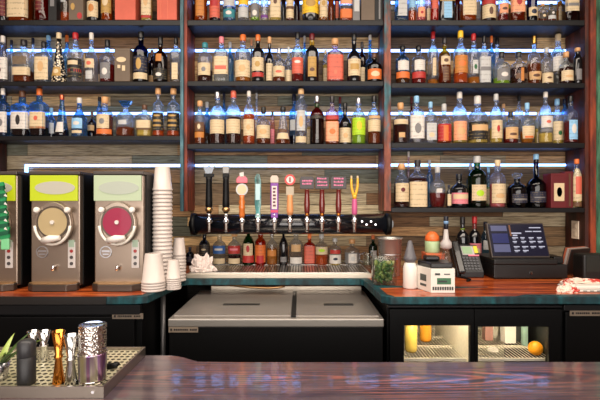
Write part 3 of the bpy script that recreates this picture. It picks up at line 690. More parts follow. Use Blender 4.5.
# ------------------------------------------------------------------ bottles and cartons on the shelves
GN = {'1': 'top shelf', '2': 'second shelf', '3': 'third shelf', '4': 'lowest shelf'}
def clampx(k, x, r):
    if k[0] not in bays: return x
    a, b = bays[k[0]]; return min(max(x, a+r), b-r)
def fill_row(k, zbase, where, grp, dmin, dmax, zmax=3.42):
    items = [(b, 0) for b in BOT[k]] + [(c, 1) for c in BOX[k]]
    # front rank first so that the rear rank gives way
    def order(it):
        b, c = it
        return (0 if c else (1 if not (len(b) > 10 and b[10]) else 2), -b[1])
    for b, c in sorted(items, key=order):
        if c:
            px, w, top, col, look, trims = b; r = w/2*3.1/F
            d, kk = solve(k, px, w, False, dmin+.045, dmax-.06)
            xc = clampx(k, X(px, d), r*kk+.002)
            carton(xc, d, zbase+.0008, 2*r*kk, min(.1, 2*r*kk), min(Z(top, d), zmax)-zbase, col, look, where, grp, trims)
        else:
            px, w, top, kind, gl, lq, fl, cap, lab, look = b[:10]; back = len(b) > 10 and b[10]; r = w/2*3.1/F
            d, kk = solve(k, px, w, back, dmin+r+.004, dmax-r-.004)
            xc = clampx(k, X(px, d), w/2*d/F*kk+.002)
            bottle(xc, d, zbase+.0008, w/2*d/F*kk*.99, min(Z(top, d), zmax)-zbase-.0008, kind, gl, lq, fl, cap, lab, look, where, grp)
for k in boards:
    fill_row(k, ZT[k], SN[k[1]] + ' ' + BN[k[0]], 'bottles and cartons on the %s %s' % (GN[k[1]], BN[k[0]]), YF+.003, 3.205, 3.42 if k[1] == '1' else zb(boards[k[0]+str(int(k[1])-1)][1])-.004)

# ------------------------------------------------------------------ back counter (one continuous worktop)
CZ = 1.03
ctr = thing('back_counter', 'red-brown live-edge wood back counter with teal epoxy edge', 'counter', (0, 2.9, CZ))
def cp(name, mb, mat, **k):
    mb.v = [(x, y-2.9, z-CZ) for x, y, z in mb.v]; return mb.build(name, mat, ctr, **k)
edge = [(-2.9, 2.185), (-1.3, 2.18), (-.80, 2.185), (-.745, 2.21), (-.685, 2.66), (-.66, 2.68), (.355, 2.68), (.375, 2.66), (.40, 2.215), (.44, 2.18), (1.1, 2.19), (2.3, 2.18)]
inn = [(-2.9, 2.197), (-1.3, 2.19), (-.90, 2.195), (-.785, 2.235), (-.725, 2.68), (-.69, 2.712), (.38, 2.712), (.415, 2.69), (.435, 2.25), (.465, 2.19), (1.05, 2.198), (1.12, 2.24), (2.3, 2.262)]
cp('wood_top', MB().prism(inn + [(2.3, 3.22), (-2.9, 3.22)], CZ-.037, CZ), m_wood)
vein = [(.43, 2.40), (.62, 2.43), (.8, 2.39), (1.0, 2.42), (1.02, 2.435), (.86, 2.44), (.7, 2.47), (.55, 2.46), (.42, 2.50)]
cp('epoxy_vein', MB().prism(vein, CZ-.002, CZ+.0004), m_teal)
plabel(cp('dark_edge', MB().prism(edge[:2] + [(-.94, 2.182), (-.94, 2.193)] + inn[:2][::-1], CZ-.037, CZ+.0005), P('dark stained edge', (30, 26, 24), .4)), 'dark stained front edge')
plabel(cp('teal_edge', MB().prism([(-.94, 2.182)] + edge[2:] + inn[2:][::-1] + [(-.94, 2.193)], CZ-.037, CZ+.0005), m_teal, bevel=.003), 'teal epoxy edge')

# napkins, drip tray, taps
dt = thing('drip_tray', 'long brushed steel drip tray with slotted grille under the beer taps', 'drip tray', (-.145, 2.9, CZ))
x0, x1 = X(187, 2.72)+.145, X(371, 2.72)+.145
MB().box(x0, x1, -.2, .31, .001, .026).build('tray_pan', m_steelx, dt, bevel=.003)
MB().box(x0, x1, -.204, -.19, .001, .028).build('front_lip', P('pale steel lip', (226, 214, 196), .3, .7), dt, bevel=.002)
mb = MB(); n = 62
for i in range(n):
    a = x0+.02+(x1-x0-.04)*i/n; mb.box(a, a+.010, -.18, .14, .0265, .033)
mb.box(x0+.015, x1-.015, -.186, -.178, .0265, .034); mb.box(x0+.015, x1-.015, .14, .148, .0265, .034)
mb.build('grille', m_steel, dt)
MB().box(x0+.015, x1-.015, -.178, .14, .0262, .0268).build('drain', P('dark drain', (40, 34, 32), .4), dt)
fill_row('D', CZ+.026, 'on the drip tray behind the beer taps', 'bottles standing under the beer taps', 3.02, 3.2)

# draft pipe
PY_, PZ, PR = 2.93, Z(224, 2.93), .066
dtw = thing('draft_tower', 'thick black horizontal draft pipe carrying all ten beer taps', 'draft tower', (0, PY_, PZ))
px0, px1 = X(192, PY_), X(390, PY_)
m_pipe = P('gloss black pipe', (18, 20, 26), .2, coat=.6)
MB().lathe([(PR, 0), (PR, px1-px0)], n=32).xform(Matrix.Translation((px0, 0, 0)) @ Matrix.Rotation(PI/2, 4, 'Y')).build('pipe', m_pipe, dtw, True)
for xx in (px0, px1-.03):
    MB().lathe([(PR+.005, 0), (PR+.005, .03)], n=32).xform(Matrix.Translation((xx, 0, 0)) @ Matrix.Rotation(PI/2, 4, 'Y')).build('end_cap', m_black, dtw, True)
for xx in (px0+.02, px1-.02):
    MB().tube([(xx, .0, 0), (xx, .12, 0), (xx, .17, .02), (xx, .285, .02)], .044, 16).build('wall_bracket', m_pipe, dtw, True)
for i in range(4):
    mb = MB().disc(X(362+i*4.5, PY_-PR), .0 if i % 2 else .02, .006, -PR-.003, -PR+.012)
    mb.build('bolt', m_chrome, dtw)

TAPX = [209, 226, 242, 258, 274.5, 290, 307, 322, 338.5, 354.5]
TD = 2.80
def tap(px, look):
    t = thing('beer_tap', look, 'beer tap', (X(px, TD), TD, Z(216, TD)), 'beer taps on the black pipe')
    MB().tube([(0, .064, -.035), (0, .02, -.035)], .016, 12).build('shank', m_chrome, t, True)
    MB().lathe([(.009, -.1), (.011, -.095), (.012, -.05), (.018, -.045), (.018, -.02), (.012, -.015), (.010, .002), (.013, .004), (.013, .012), (.008, .016)], n=14).build('faucet', m_chrome, t, True)
    return t
def u(py): return Z(py, TD)-Z(216, TD)
q = TD/F
def lath(t, name, prof, mat):            # prof in (radius px, y px)
    return MB().lathe([(r*q, u(y)) for r, y in prof][::-1] if prof[0][1] < prof[-1][1] else [(r*q, u(y)) for r, y in prof], n=16).build(name, mat, t, True)
for i, px in enumerate(TAPX):
    if i in (0, 1):
        t = tap(px, ['beer tap with black handle and clear winged topper', 'beer tap with black handle and small white topper'][i])
        lath(t, 'handle', [(2.4, 213), (2.6, 208), (3.6, 206), (3.4, 200), (2.9, 180), (3.4, 177)], m_black)
        lath(t, 'collar', [(3.0, 211.5), (4, 210), (4, 208.5), (3, 207)], M('tan', .3, 1))
        MB().box(-5*q if i == 0 else -3.2*q, 5*q if i == 0 else 3.2*q, -.01, .01, u(177), u(173.6)).build('topper_base', m_black, t, bevel=.002)
        if i == 0: MB().yprism([(-3*q, u(173.5)), (3*q, u(173.5)), (6*q, u(166)), (2*q, u(168)), (0, u(165)), (-2*q, u(168)), (-6*q, u(166))], -.008, .008).build('topper', P('clear topper', (110, 116, 124), .15, .3), t)
        else: MB().yprism([(-3*q, u(173.5)), (3*q, u(173.5)), (3.4*q, u(166)), (-3.4*q, u(166))], -.008, .008).build('topper', P('pale topper', (136, 134, 130), .3, .2), t, bevel=.003)
    elif i == 2:
        t = tap(px, 'beer tap with turned orange handle, white disc and pink crown')
        mo = P('turned orange wood', (206, 112, 44), .3, coat=.5)
        lath(t, 'handle', [(2, 218), (3, 215), (2.8, 209), (3.6, 207), (2.4, 205), (3.4, 202), (2.2, 199), (2.8, 195)], mo)
        MB().disc(0, u(189.5), 6*q, -.008, .008).build('white_disc', M('pale', .3), t)
        MB().disc(0, u(189.5), 4.6*q, -.0095, -.007).build('emblem', M('cream', .4), t)
        MB().yprism([(-5.4*q, u(183)), (5.4*q, u(183)), (5.6*q, u(179)), (3*q, u(176)), (0, u(177.5)), (-3*q, u(176)), (-5.6*q, u(179))], -.009, .009).build('crown', M((226, 108, 124), .4), t, bevel=.003)
        MB().yprism([(-2*q, u(176.5)), (2*q, u(176.5)), (1.6*q, u(172)), (-2.4*q, u(173))], -.007, .007).build('topper', M('white', .4), t)
    elif i == 3:
        t = tap(px, 'beer tap with pale teal wavy handle')
        MB().yprism([(-2.6*q, u(218)), (2.6*q, u(218)), (2.2*q, u(211)), (3.2*q, u(204)), (3.2*q, u(190)), (3*q, u(180)), (1.6*q, u(174)), (-1.2*q, u(173.6)), (-3.2*q, u(178)), (-3*q, u(190)), (-3.4*q, u(203)), (-2.2*q, u(211))], -.011, .011).build('handle', paint_mat('teal marbled', (70, 150, 150), (170, 206, 204), (8, 8, 5)), t, bevel=.004)
        MB().box(-2.2*q, 2.2*q, -.0125, -.010, u(200), u(184)).build('panel', M((178, 208, 214), .4), t)
    elif i == 4:
        t = tap(px, 'beer tap with purple handle and white lettered panel')
        MB().yprism([(-3.4*q, u(218)), (3.4*q, u(218)), (4*q, u(208)), (4*q, u(183)), (-4*q, u(183)), (-4*q, u(208))], -.012, .012).build('handle', M((120, 52, 150), .35), t, bevel=.004)
        MB().box(-2.6*q, 2.6*q, -.0140, -.011, u(209), u(186)).build('panel', M((226, 206, 200), .45), t)
        mb = MB()
        for k in range(6): mb.box(-1.5*q, (1.5-.5*(k % 3 == 1))*q, -.0152, -.0138, u(206.5-k*3.4), u(204.6-k*3.4))
        mb.build('lettering', M((96, 60, 70), .5), t)
        MB().box(-3.6*q, 3.6*q, -.0135, .0125, u(212.5), u(210)).build('band', M((200, 50, 90), .4), t)
        MB().yprism([(-4*q, u(182.8)), (4*q, u(182.8)), (4.2*q, u(178)), (2.6*q, u(175.5)), (-2.6*q, u(175.5)), (-4.2*q, u(178))], -.010, .010).build('topper', M((206, 186, 170), .35), t, bevel=.003)
    elif i == 5:
        t = tap(px, 'beer tap with pale wood paddle, square plate and red round badge')
        lath(t, 'handle', [(2.6, 215), (3.6, 211), (3.2, 205), (2.8, 197), (2.6, 195)], P('pale turned wood', (222, 150, 96), .4))
        MB().box(-4*q, 4*q, -.010, .010, u(195.5), u(186.5)).build('square_plate', M((176, 162, 140), .45), t, bevel=.003)
        MB().disc(0, u(179.8), 5.4*q, -.009, .009).build('badge', M((204, 56, 48), .35), t)
        MB().disc(0, u(179.8), 3.6*q, -.0105, -.008).build('badge_face', M((214, 200, 196), .4), t)
        MB().box(-.9*q, .9*q, -.0115, -.010, u(182.2), u(177.4)).build('emblem', M((150, 80, 70), .4), t)
    elif i in (6, 7, 8):
        t = tap(px, {6: 'beer tap with dark red handle and charcoal sign, next to the red badge', 7: 'beer tap with dark red handle and charcoal sign, middle one of three alike',
                     8: 'beer tap with dark red handle and widest charcoal sign, next to the yellow fork'}[i])
        lath(t, 'handle', [(2, 214), (2.8, 211), (3.1, 204), (2.5, 196), (2.3, 190), (2.6, 189.5)], P('dark red handle', (104, 26, 20), .25, coat=.6))
        lath(t, 'collar', [(1.8, 216), (2.2, 215.5), (2.2, 213.5), (1.8, 213)], M('honey', .3, 1))
        w = 7.0 if i < 8 else 7.8
        MB().yprism([(-w*q, u(189)), (w*q, u(189)), ((w+.3)*q, u(179)), ((w-1)*q, u(176.5)), (-(w-1)*q, u(176.5)), (-(w+.3)*q, u(179))], -.010, .010).build('sign', M((70, 66, 68), .5), t, bevel=.003)
        mb = MB(); rr = random.Random(i)
        for ln in range(3 if i != 6 else 2):
            xx = -4.8*q
            while xx < 4.4*q:
                ww = rr.uniform(.8, 1.6)*q; zz = u(186 - ln*3.3 if i != 6 else 184.6-ln*3)
                mb.box(xx, xx+ww, -.0118, -.0095, zz, zz+rr.uniform(1.0, 1.9)*q); xx += ww+.45*q
        mb.build('lettering', M((226, 120, 160), .5), t)
    else:
        t = tap(px, 'beer tap with yellow two-pronged fork over pink handle')
        lath(t, 'handle', [(2, 215), (2.8, 213), (2.8, 206), (2.4, 200), (2.2, 199)], P('pink handle', (202, 92, 140), .35))
        mb = MB()
        for s in (-1, 1):
            mb.tube([(s*.4*q, 0, u(197)), (s*1.6*q, 0, u(193)), (s*3.0*q, 0, u(187)), (s*3.2*q, 0, u(183)), (s*3.1*q, 0, u(178))], [.010, .009, .008, .0075, .006], 10)
        mb.lathe([(.010, u(199)), (.014, u(197)), (.012, u(194.5))], n=12)
        mb.build('fork', M((236, 178, 52), .35), t, True)
        MB().lathe([(.0064, 0), (.0064, .016)], x=-3.1*q, z=u(178)-.002, n=10).build('fork_tip', M('cream', .4), t); MB().lathe([(.0064, 0), (.0064, .016)], x=3.1*q, z=u(178)-.002, n=10).build('fork_tip', M('cream', .4), t)

# crumpled napkins
from mathutils import noise as mnoise
def crumple(name, x, y, z, sx, sy, sz, mat, look, cat, seed, amp=1.0):
    """a crumpled heap of paper: a dome folded by ridged noise"""
    n, m = 36, 14; prof = []
    for k in range(m+1):
        t = k/m; ring = []
        for i in range(n):
            a = 2*PI*i/n; e = t*PI/2; r0 = math.cos(e)**.8 if k < m else .02; h = math.sin(e)**.9
            v = Vector((r0*math.cos(a), r0*math.sin(a), h))
            f = abs(mnoise.noise(v*2.3+Vector((seed, 0, 0))))*1.2 + abs(mnoise.noise(v*5.5+Vector((0, seed, 0))))*.5
            s = .72+.55*f*amp
            ring.append((v.x*sx/2*s, v.y*sy/2*s, max(0, v.z*sz*(.55+.9*f*amp)) if k else 0))
        prof.append(ring)
    t = thing(name, look, cat, (x, y, z)); MB().rings(prof).build('paper', mat, t); return t
crumple('napkin', X(202, 2.76), 2.765, CZ+.0345, .15, .12, .085, P('tissue', (232, 216, 208), .8), 'crumpled white napkin heaped on the corner of the steel drip tray', 'napkin', 3)
# ------------------------------------------------------------------ frozen drink machines
MD = 2.36; mq = MD/F
def machine(px, sign, oval, drink, look):
    w = 49*mq; t = thing('drink_machine', look, 'drink machine', (X(px, MD), MD, CZ+.0006), 'frozen drink machines in a row'); Z0 = 1.03
    def zz(py): return Z(py, MD)-Z0
    MB().box(-w/2, w/2, 0, .5, .02, zz(175)).build('body', m_mach, t, bevel=.006)
    for s in (-1, 1):
        MB().box(s*(w/2+.003)-.003, s*(w/2+.003)+.003, .03, .5, .02, zz(174.5)).build('side_panel', m_black, t)
    MB().box(-w/2-.004, w/2+.004, -.012, .5, zz(175)+.0005, zz(171.5)).build('top_cover', P('machine lid', (64, 56, 52), .4), t, bevel=.004)
    so = MB().box(-w/2+.001, w/2-.008, -.012, -.0005, zz(201), zz(175.5)).build('sign_panel', sign, t, bevel=.002)
    if oval: MB().disc(.004, zz(188), 20*mq, -.0145, -.010, rz=6.5*mq).build('sign_face', oval, so)
    mb = MB().disc(0, zz(224), 18.5*mq, -.03, -.0005, 32, rz=22*mq)
    mb.build('door_plate', m_mach2, t, bevel=.004)
    MB().disc(1*mq, zz(222), 16*mq, -.036, -.029, 32).build('window_rim', P('window rim', (96, 86, 76), .3, .6), t)
    MB().disc(1*mq, zz(222), 14.2*mq, -.039, -.028, 32).build('drink_window', drink, t)
    MB().disc(1*mq, zz(222), 2.0*mq, -.046, -.038, 14).build('window_hub', M('white', .3), t)
    pts = [(17.5*mq*math.sin(a)+1*mq, -.04, zz(224)-20*mq*math.cos(a)) for a in [(-1.5+3*i/12) for i in range(13)]]
    MB().tube(pts, .0075, 10).build('door_handle', P('clear handle', (224, 218, 206), .15, coat=.5), t, True)
    for sx in (-14, 16): MB().lathe([(.001, 0), (.014, .002), (.016, .018), (.009, .026)], n=14).xform(Matrix.Translation((sx*mq, -.03, zz(210))) @ Matrix.Rotation(PI/2, 4, 'X')).build('knob', m_white, t, True)
    MB().tube([(-7*mq, -.05, zz(240)), (1*mq, -.06, zz(238)), (10*mq, -.055, zz(237))], [.016, .02, .012], 12).build('dispense_lever', m_white, t, True)
    e = MB()
    e.rings([[( -13*mq+rx*math.cos(2*PI*i/24), y, zz(252)+rz*math.sin(2*PI*i/24)) for i in range(24)] for y, rx, rz in ((-.0005, 6*mq, 6*mq), (-.005, 6*mq, 6*mq), (-.005, 5.1*mq, 5.1*mq), (-.0008, 5.1*mq, 5.1*mq))], False, False)
    e.box(-17*mq, -9*mq, -.004, -.0005, zz(252.2), zz(250.2)); e.box(-16*mq, -10*mq, -.004, -.0005, zz(255), zz(253.6))
    e.build('maker_badge', M('silver', .3, 1), t)
    sw = MB().box(13*mq, 20.5*mq, -.008, -.0005, zz(268), zz(242)).build('switch_panel', M((196, 190, 186), .4), t, bevel=.002)
    MB().box(14*mq, 19.5*mq, -.009, -.0007, zz(247), zz(240)).build('switch_label', M((150, 170, 150), .4), sw)
    for k, c in enumerate([(150, 40, 40), (70, 66, 66), (70, 66, 66)]): MB().disc(16.8*mq, zz(251+k*6.2), 1.7*mq, -.011, -.0075, 14).build('button', M(c, .3), sw)
    MB().tube([(0, -.0005, zz(266)), (0, -.02, zz(266)), (-.004, -.024, zz(270))], .008, 10).build('spigot', m_chrome, t, True)
    # drip ledge: chamfered front
    pl = [(-w/2, 0), (-w/2, -.028), (-w*.34, -.062), (w*.34, -.062), (w/2, -.028), (w/2, 0)]
    MB().prism(pl, .0, zz(282.5)).build('drip_ledge', P('ledge steel', (88, 78, 70), .35, .7), t, bevel=.004)
    pl2 = [(x*.96, y*.94) for x, y in pl]
    MB().prism(pl2, zz(282.5)+.0003, zz(282.5)+.004).build('ledge_lip', M('tan', .3, .8), t)
    MB().box(-w/2+.01, w/2-.01, .03, .48, 0, .02).build('foot_base', m_black, t)
    return t
m_mach = P('machine steel', (150, 134, 120), .33, .8, noise=.1, nscale=5); m_mach2 = P('door steel', (166, 152, 138), .28, .8)
ys = P('backlit yellow sign', (140, 150, 20), .4, emit=.5, ecol=(200, 210, 20)); ws = P('backlit pale sign', (150, 160, 134), .4, emit=.32, ecol=(190, 206, 160))
wf = P('sign face white', (168, 164, 150), .4, emit=.18)
machine(-7, ys, wf, P('orange slush', (196, 70, 40), .3, coat=.5), 'frozen drink machine with yellow sign and a green strip hanging over it')
machine(55.5, ys, wf, P('pale slush', (172, 152, 112), .4, coat=.1), 'frozen drink machine with yellow sign and pale yellow slush')
machine(119, ws, P('sign face pale', (158, 164, 150), .4, emit=.2), P('magenta slush', (146, 8, 58), .4, coat=.1), 'frozen drink machine with pale sign and magenta slush')
# green ruffled strip on the first machine
g = thing('plastic_strip', 'green ruffled plastic strip hanging down the first drink machine', 'decoration', (X(8, MD-.035), MD-.08, Z(240, MD)))
rr = random.Random(4); n = 15; ruf = [MB(), MB()]
for i in range(n):
    zz_ = (55-3.6*i)*mq; xx = (-2.5+.36*i)*mq
    ruf[i % 2].yprism([(xx-5*mq, zz_-3*mq), (xx+5*mq, zz_-1*mq), (xx+rr.uniform(3, 6.2)*mq, zz_+2.5*mq), (xx-rr.uniform(3, 6)*mq, zz_+1*mq)], -.007-.004*(i % 2), .004)
ruf[0].build('ruffle', P('green plastic', (34, 140, 84), .35, coat=.3), g); ruf[1].build('ruffle', P('dark green plastic', (18, 84, 58), .35, coat=.3), g)
for i in range(5): MB().yprism([(3*mq, (44-8*i)*mq), (6.5*mq, (43-8*i)*mq), (4.5*mq, (46-8*i)*mq)], -.0125, -.0112).build('white_notch', m_white, g)
MB().box(-1*mq, 7*mq, -.006, .006, -8*mq, 3*mq).build('strip_end', P('light green plastic', (120, 196, 140), .4), g, bevel=.004)

# ------------------------------------------------------------------ cups
def cup_parts(r, h):
    o = MB().lathe([(r*.978, .003), (r, 0), (r*1.04, .002), (r*1.04, .008), (r*.972, .010), (r*.745, h-.003), (r*.72, h), (.001, h), (.001, h-.003), (r*.735, h-.0045), (r*.978, .003)], n=22, close0=False, close1=False).build('cup', m_cup, None, True)
    return o
proto = cup_parts(.049, .125)
first = True
def stack(px, d, n, step, sc, top_label, rest_label, grp):
    global first
    for k in range(n):
        if first: c = proto; first = False
        else: c = proto.copy(); COL.objects.link(c)
        c.name = 'plastic_cup'; c.location = (X(px, d), d, CZ+.001+k*step); c.scale = (sc, sc, sc)
        if k == n-1: tag(c, top_label, 'cup', grp)
        else:
            c['label'] = rest_label; c['category'] = 'cup'; c['group'] = grp
            LABELS[rest_label.lower()] = grp
stack(162.5, 2.5, 25, .0217, 1.08, 'white plastic cup at the very top of the tall stack', 'white plastic cup nested inside the tall stack beside the drink machines', 'cups in the tall stack')
stack(153.5, 2.335, 4, .014, 1.2, 'white plastic cup on top of the short stack against the machine', 'white plastic cup inside the short stack against the machine', 'cups in the short front stack')
stack(173.5, 2.375, 6, .011, .78, 'smaller white cup on top of the short stack before the tall one', 'smaller white cup inside the short stack before the tall one', 'smaller cups in the short stack')
stack(179, 2.62, 9, .0185, .8, 'small white cup on top of the stack nearest the napkins', 'small white cup inside the stack nearest the napkins', 'cups in the stack near the napkins')

# ------------------------------------------------------------------ cabinets below the counter
def nameplate(parent, x0, x1, y, z0, z1):
    n = MB().box(x0, x1, y-.004, y-.0002, z0, z1).build('nameplate', M((186, 168, 148), .35, .6), parent)
    rr = random.Random(int(x0*1000)); mb = MB(); w = x1-x0; a = x0+w*.06
    mb.box(a, a+w*.06, y-.0055, y-.0038, z0+(z1-z0)*.3, z0+(z1-z0)*.7); a += w*.12
    while a < x1-w*.08:
        ww = w*rr.uniform(.03, .055); mb.box(a, a+ww, y-.0055, y-.0038, z0+(z1-z0)*.34, z0+(z1-z0)*.66); a += ww+w*.018
        if .62 < (a-x0)/w < .68: a += w*.06
    mb.build('lettering', M('dark', .5), n)
CF = 2.25
lc = thing('back_bar_cabinet', 'black closed back bar cabinet under the drink machines', 'cabinet', (-1.8, CF+.45, 0))
def lcp(name, mb, mat, par=None, **k):
    mb.v = [(x+1.8, y-CF-.45, z) for x, y, z in mb.v]; return mb.build(name, mat, par or lc, **k)
lcp('cabinet_body', MB().box(-2.8, -.80, CF+.03, 3.2, .08, .979), m_black, bevel=.004)
lcp('top_rail', MB().box(-2.8, -.80, CF, CF+.0295, .925, .975), P('satin black', (30, 30, 32), .35), bevel=.004)
lcp('door_panel', MB().box(-1.56, -.83, CF+.004, CF+.0295, .12, .915), m_black, bevel=.004)
lcp('door_panel', MB().box(-2.4, -1.58, CF+.004, CF+.0295, .12, .915), m_black, bevel=.004)
lcp('base_plinth', MB().box(-2.8, -.82, CF+.06, 3.2, 0, .08), m_black)
nameplate(lc, X(112, CF)+1.8, X(143, CF)+1.8, -.445, Z(319, CF), Z(313.5, CF))
# the steel-topped bottle cooler in the recess
KF = 2.2
kc = thing('bottle_cooler', 'black bottle cooler with two sliding stainless lids under the drip tray', 'cooler', ((X(167, KF)+X(384, KF))/2, 2.5, 0))
kx0, kx1 = X(168, KF)-kc.location.x, X(384, KF)-kc.location.x
zt = Z(318, KF)
MB().box(kx0+.004, kx1-.004, -.295, .36, .1, zt-.045).build('cooler_body', m_black, kc, bevel=.004)
MB().box(kx0, kx1, -.30, .40, zt-.044, zt-.006).build('top_rim', m_steelx, kc, bevel=.004)
MB().box(kx0+.02, .075, -.27, .345, zt-.0055, zt+.006).build('sliding_lid', m_lid, kc, bevel=.003)
MB().box(.10, kx1-.02, -.27, .345, zt-.0055, zt+.004).build('sliding_lid', m_lid, kc, bevel=.003)
MB().box(.076, .099, -.27, .345, zt-.0055, zt-.001).build('lid_gap', m_black, kc)
for a, b in ((-.30, -.1), (.25, .41)):
    MB().box(a, b, -.06, -.02, zt+.0042, zt+.0072).build('recessed_grip', P('grip black', (24, 22, 22), .3), kc)
MB().box(kx0+.08, kx1-.02, .36, .40, zt-.0055, zt+.03).build('rear_lip', P('pale steel lip', (226, 214, 196), .3, .7), kc, bevel=.002)
MB().box(kx0+.03, kx1-.03, -.25, .33, 0, .1).build('plinth', m_black, kc)
nameplate(kc, X(168.5, KF)-kc.location.x, X(198, KF)-kc.location.x, -.295, Z(332.5, KF), Z(327, KF))
hz = thing('water_hose', 'thin steel hose lying along the rear of the cooler lids', 'hose', (X(270, 2.8), 2.8, zt+.032))
MB().tube([(-.3, .02, .02), (-.12, .0, .002), (.0, -.01, .0), (.07, -.01, .006), (.09, .0, .012)], .009, 10).build('hose', M('tan', .3, .8), hz, True)
vp = thing('drain_pipe', 'short grey pipe beside the cooler under the counter corner', 'pipe', (X(171.5, 2.4), 2.4, zt-.044))
vp.location.y = 2.53; vp.location.x = -.77
MB().lathe([(.014, -vp.location.z), (.014, .10)], n=14).build('pipe', M('grey', .4, .6), vp, True)

# glass-door cooler below the till
gx = thing('glass_door_cooler', 'black back bar cooler with two lit glass doors under the till', 'cooler', (.98, 2.6, 0))
def gp(name, mb, mat, par=None, **k):
    mb.v = [(x-.98, y-2.6, z) for x, y, z in mb.v]; return mb.build(name, mat, par or gx, **k)
L0, L1 = X(388, CF), X(562.5, CF)
DZ0, DZ1 = .30, Z(325.5, CF)
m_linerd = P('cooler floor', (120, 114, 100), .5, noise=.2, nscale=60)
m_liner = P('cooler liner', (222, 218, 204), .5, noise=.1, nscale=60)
gp('top_panel', MB().box(L0, L1, CF+.03, 3.1, DZ1+.04, .979), m_black, bevel=.003)
gp('top_grille', MB().box(L0, L1, CF, CF+.0295, Z(308, CF), .972), P('satin black', (30, 30, 32), .35), bevel=.004)
gp('side_panel', MB().box(L0, L0+.04, CF+.03, 3.1, .1, DZ1+.0395), m_black); gp('side_panel', MB().box(L1-.014, L1, CF+.03, 3.1, .1, DZ1+.0395), m_black)
gp('back_liner', MB().box(L0+.041, L1-.015, 2.86, 2.9, .1, DZ1+.0395), m_liner)
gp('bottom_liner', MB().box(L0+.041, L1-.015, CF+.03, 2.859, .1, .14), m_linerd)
gp('plinth', MB().box(L0+.02, L1-.02, CF+.06, 3.05, 0, .1), m_black)
xm0, xm1 = X(470.5, CF), X(478, CF)
gp('divider', MB().box((xm0+xm1)/2-.012, (xm0+xm1)/2+.012, CF+.03, 2.859, .141, DZ1+.0395), m_liner)
for wx0, wx1, inset in ((X(404, CF), xm0, 0), (xm1, X(548.5, CF), .006)):
    ox0 = L0+.01 if wx0 < xm0 else (xm0+xm1)/2+.002; ox1 = (xm0+xm1)/2-.002 if wx0 < xm0 else L1-.01
    zt1 = DZ1-inset; mb = MB()
    mb.box(ox0, wx0, CF, CF+.0295, .14, Z(308, CF)-.006); mb.box(wx1, ox1, CF, CF+.0295, .14, Z(308, CF)-.006)
    mb.box(wx0, wx1, CF, CF+.0295, zt1, Z(308, CF)-.006); mb.box(wx0, wx1, CF, CF+.0295, .14, DZ0)
    dr = gp('door_frame', mb, m_black)
    pane = gp('glass_pane', MB().box(wx0+.0005, wx1-.0005, CF+.014, CF+.018, DZ0+.0005, zt1-.0005), P('door glass', (255, 255, 255), .0, trans=1, ior=1.02, spec=.2), dr)
    # wire shelf
    sz = Z(358.5, CF+.07); ix0, ix1 = (L0+.045, (xm0+xm1)/2-.016) if wx0 < xm0 else ((xm0+xm1)/2+.016, L1-.016)
    mb = MB(); yy0, yy1 = CF+.06, 2.85
    for y in (yy0, yy0+.2, yy0+.38, yy1-.01): mb.box(ix0, ix1, y, y+.014, sz-.010, sz+.003)
    for k in range(22):
        xx = ix0+.004+(ix1-ix0-.012)*k/21; mb.box(xx, xx+.0028, yy0, yy1, sz-.0015, sz+.0015)
    gp('wire_shelf', mb, P('white wire', (226, 220, 204), .35))
    gp('lamp_tube', MB().box(ix0+.05, ix1-.05, CF+.05, CF+.07, DZ1+.012, DZ1+.03), P('cooler lamp', (255, 244, 214), emit=COOL_E, ecol=(255, 232, 190)))
SHZ = sz+.0035
def jar(x, y, r, h, col, look, cat='jar', name='juice_jar', lid=None):
    t = thing(name, look, cat, (x, y, SHZ))
    MB().lathe([(r*.8, 0), (r, .012), (r, h*.8), (r*.7, h*.9), (r*.7, h*.93)], n=20).build('jar_body', P('juice %d %d %d' % col, col, .2, coat=.4), t, True)
    MB().lathe([(r*.74, h*.931), (r*.76, h*.94), (r*.76, h), (r*.7, h)], n=20).build('lid', lid or m_white, t, True); return t
jar(X(411, 2.42), 2.42, .033, .17, (226, 196, 96), 'pale yellow juice jar behind the glass cooler door')
jar(X(424.5, 2.62), 2.60, .034, .18, (232, 160, 50), 'orange juice jar behind the pale yellow jar in the cooler')
def can(px, d, w, top, col, look, nm='white_carton', cat='carton'):
    r = w/2*d/F; t = thing(nm, look, cat, (X(px, d), d, SHZ)); h = Z(top, d)-SHZ
    MB().box(-r, r, -r, r, 0, h*.86).build('carton_body', P('carton %d %d %d' % col, col, .5), t, bevel=.003)
    MB().yprism([(-r, h*.861), (r, h*.861), (r*.15, h), (-r*.15, h)], -r, r).build('gable_top', P('carton %d %d %d' % col, col, .5), t)
    return t
can(487.5, 2.62, 8, 322, (150, 110, 104), 'brownish drink carton behind the second cooler door')
can(494.5, 2.70, 5, 322, (226, 222, 210), 'narrow white carton beside the brownish one in the cooler')
can(508, 2.58, 11, 322, (232, 230, 226), 'wide white carton in the middle of the second cooler door')
can(516.5, 2.60, 6, 322, (70, 74, 72), 'dark grey carton behind the second cooler door')
can(524.5, 2.52, 5, 322, (130, 160, 150), 'grey-green carton behind the orange in the cooler')
og = thing('orange', 'bright orange fruit on the wire shelf behind the cooler door', 'fruit', (X(535.5, 2.36), 2.36, SHZ))
r = 7*2.36/F
MB().lathe([(max(.0005, r*math.sin(PI*k/14)), r-r*math.cos(PI*k/14)) for k in range(15)], n=24).build('peel', P('orange peel', (242, 160, 24), .4, noise=.15, nscale=120), og, True)
MB().lathe([(.004, 2*r-.001), (.003, 2*r+.002)], n=8).build('stem', M('green', .6), og)
ln = thing('lid_cap', 'small white lid lying flat on the cooler shelf', 'lid', (X(493, 2.42), 2.42, SHZ))
MB().lathe([(.026, 0), (.028, .003), (.027, .014), (.022, .016)], n=20).build('lid_disc', m_white, ln, True); MB().lathe([(.006, .016), (.005, .02)], n=10).build('tab', m_white, ln)
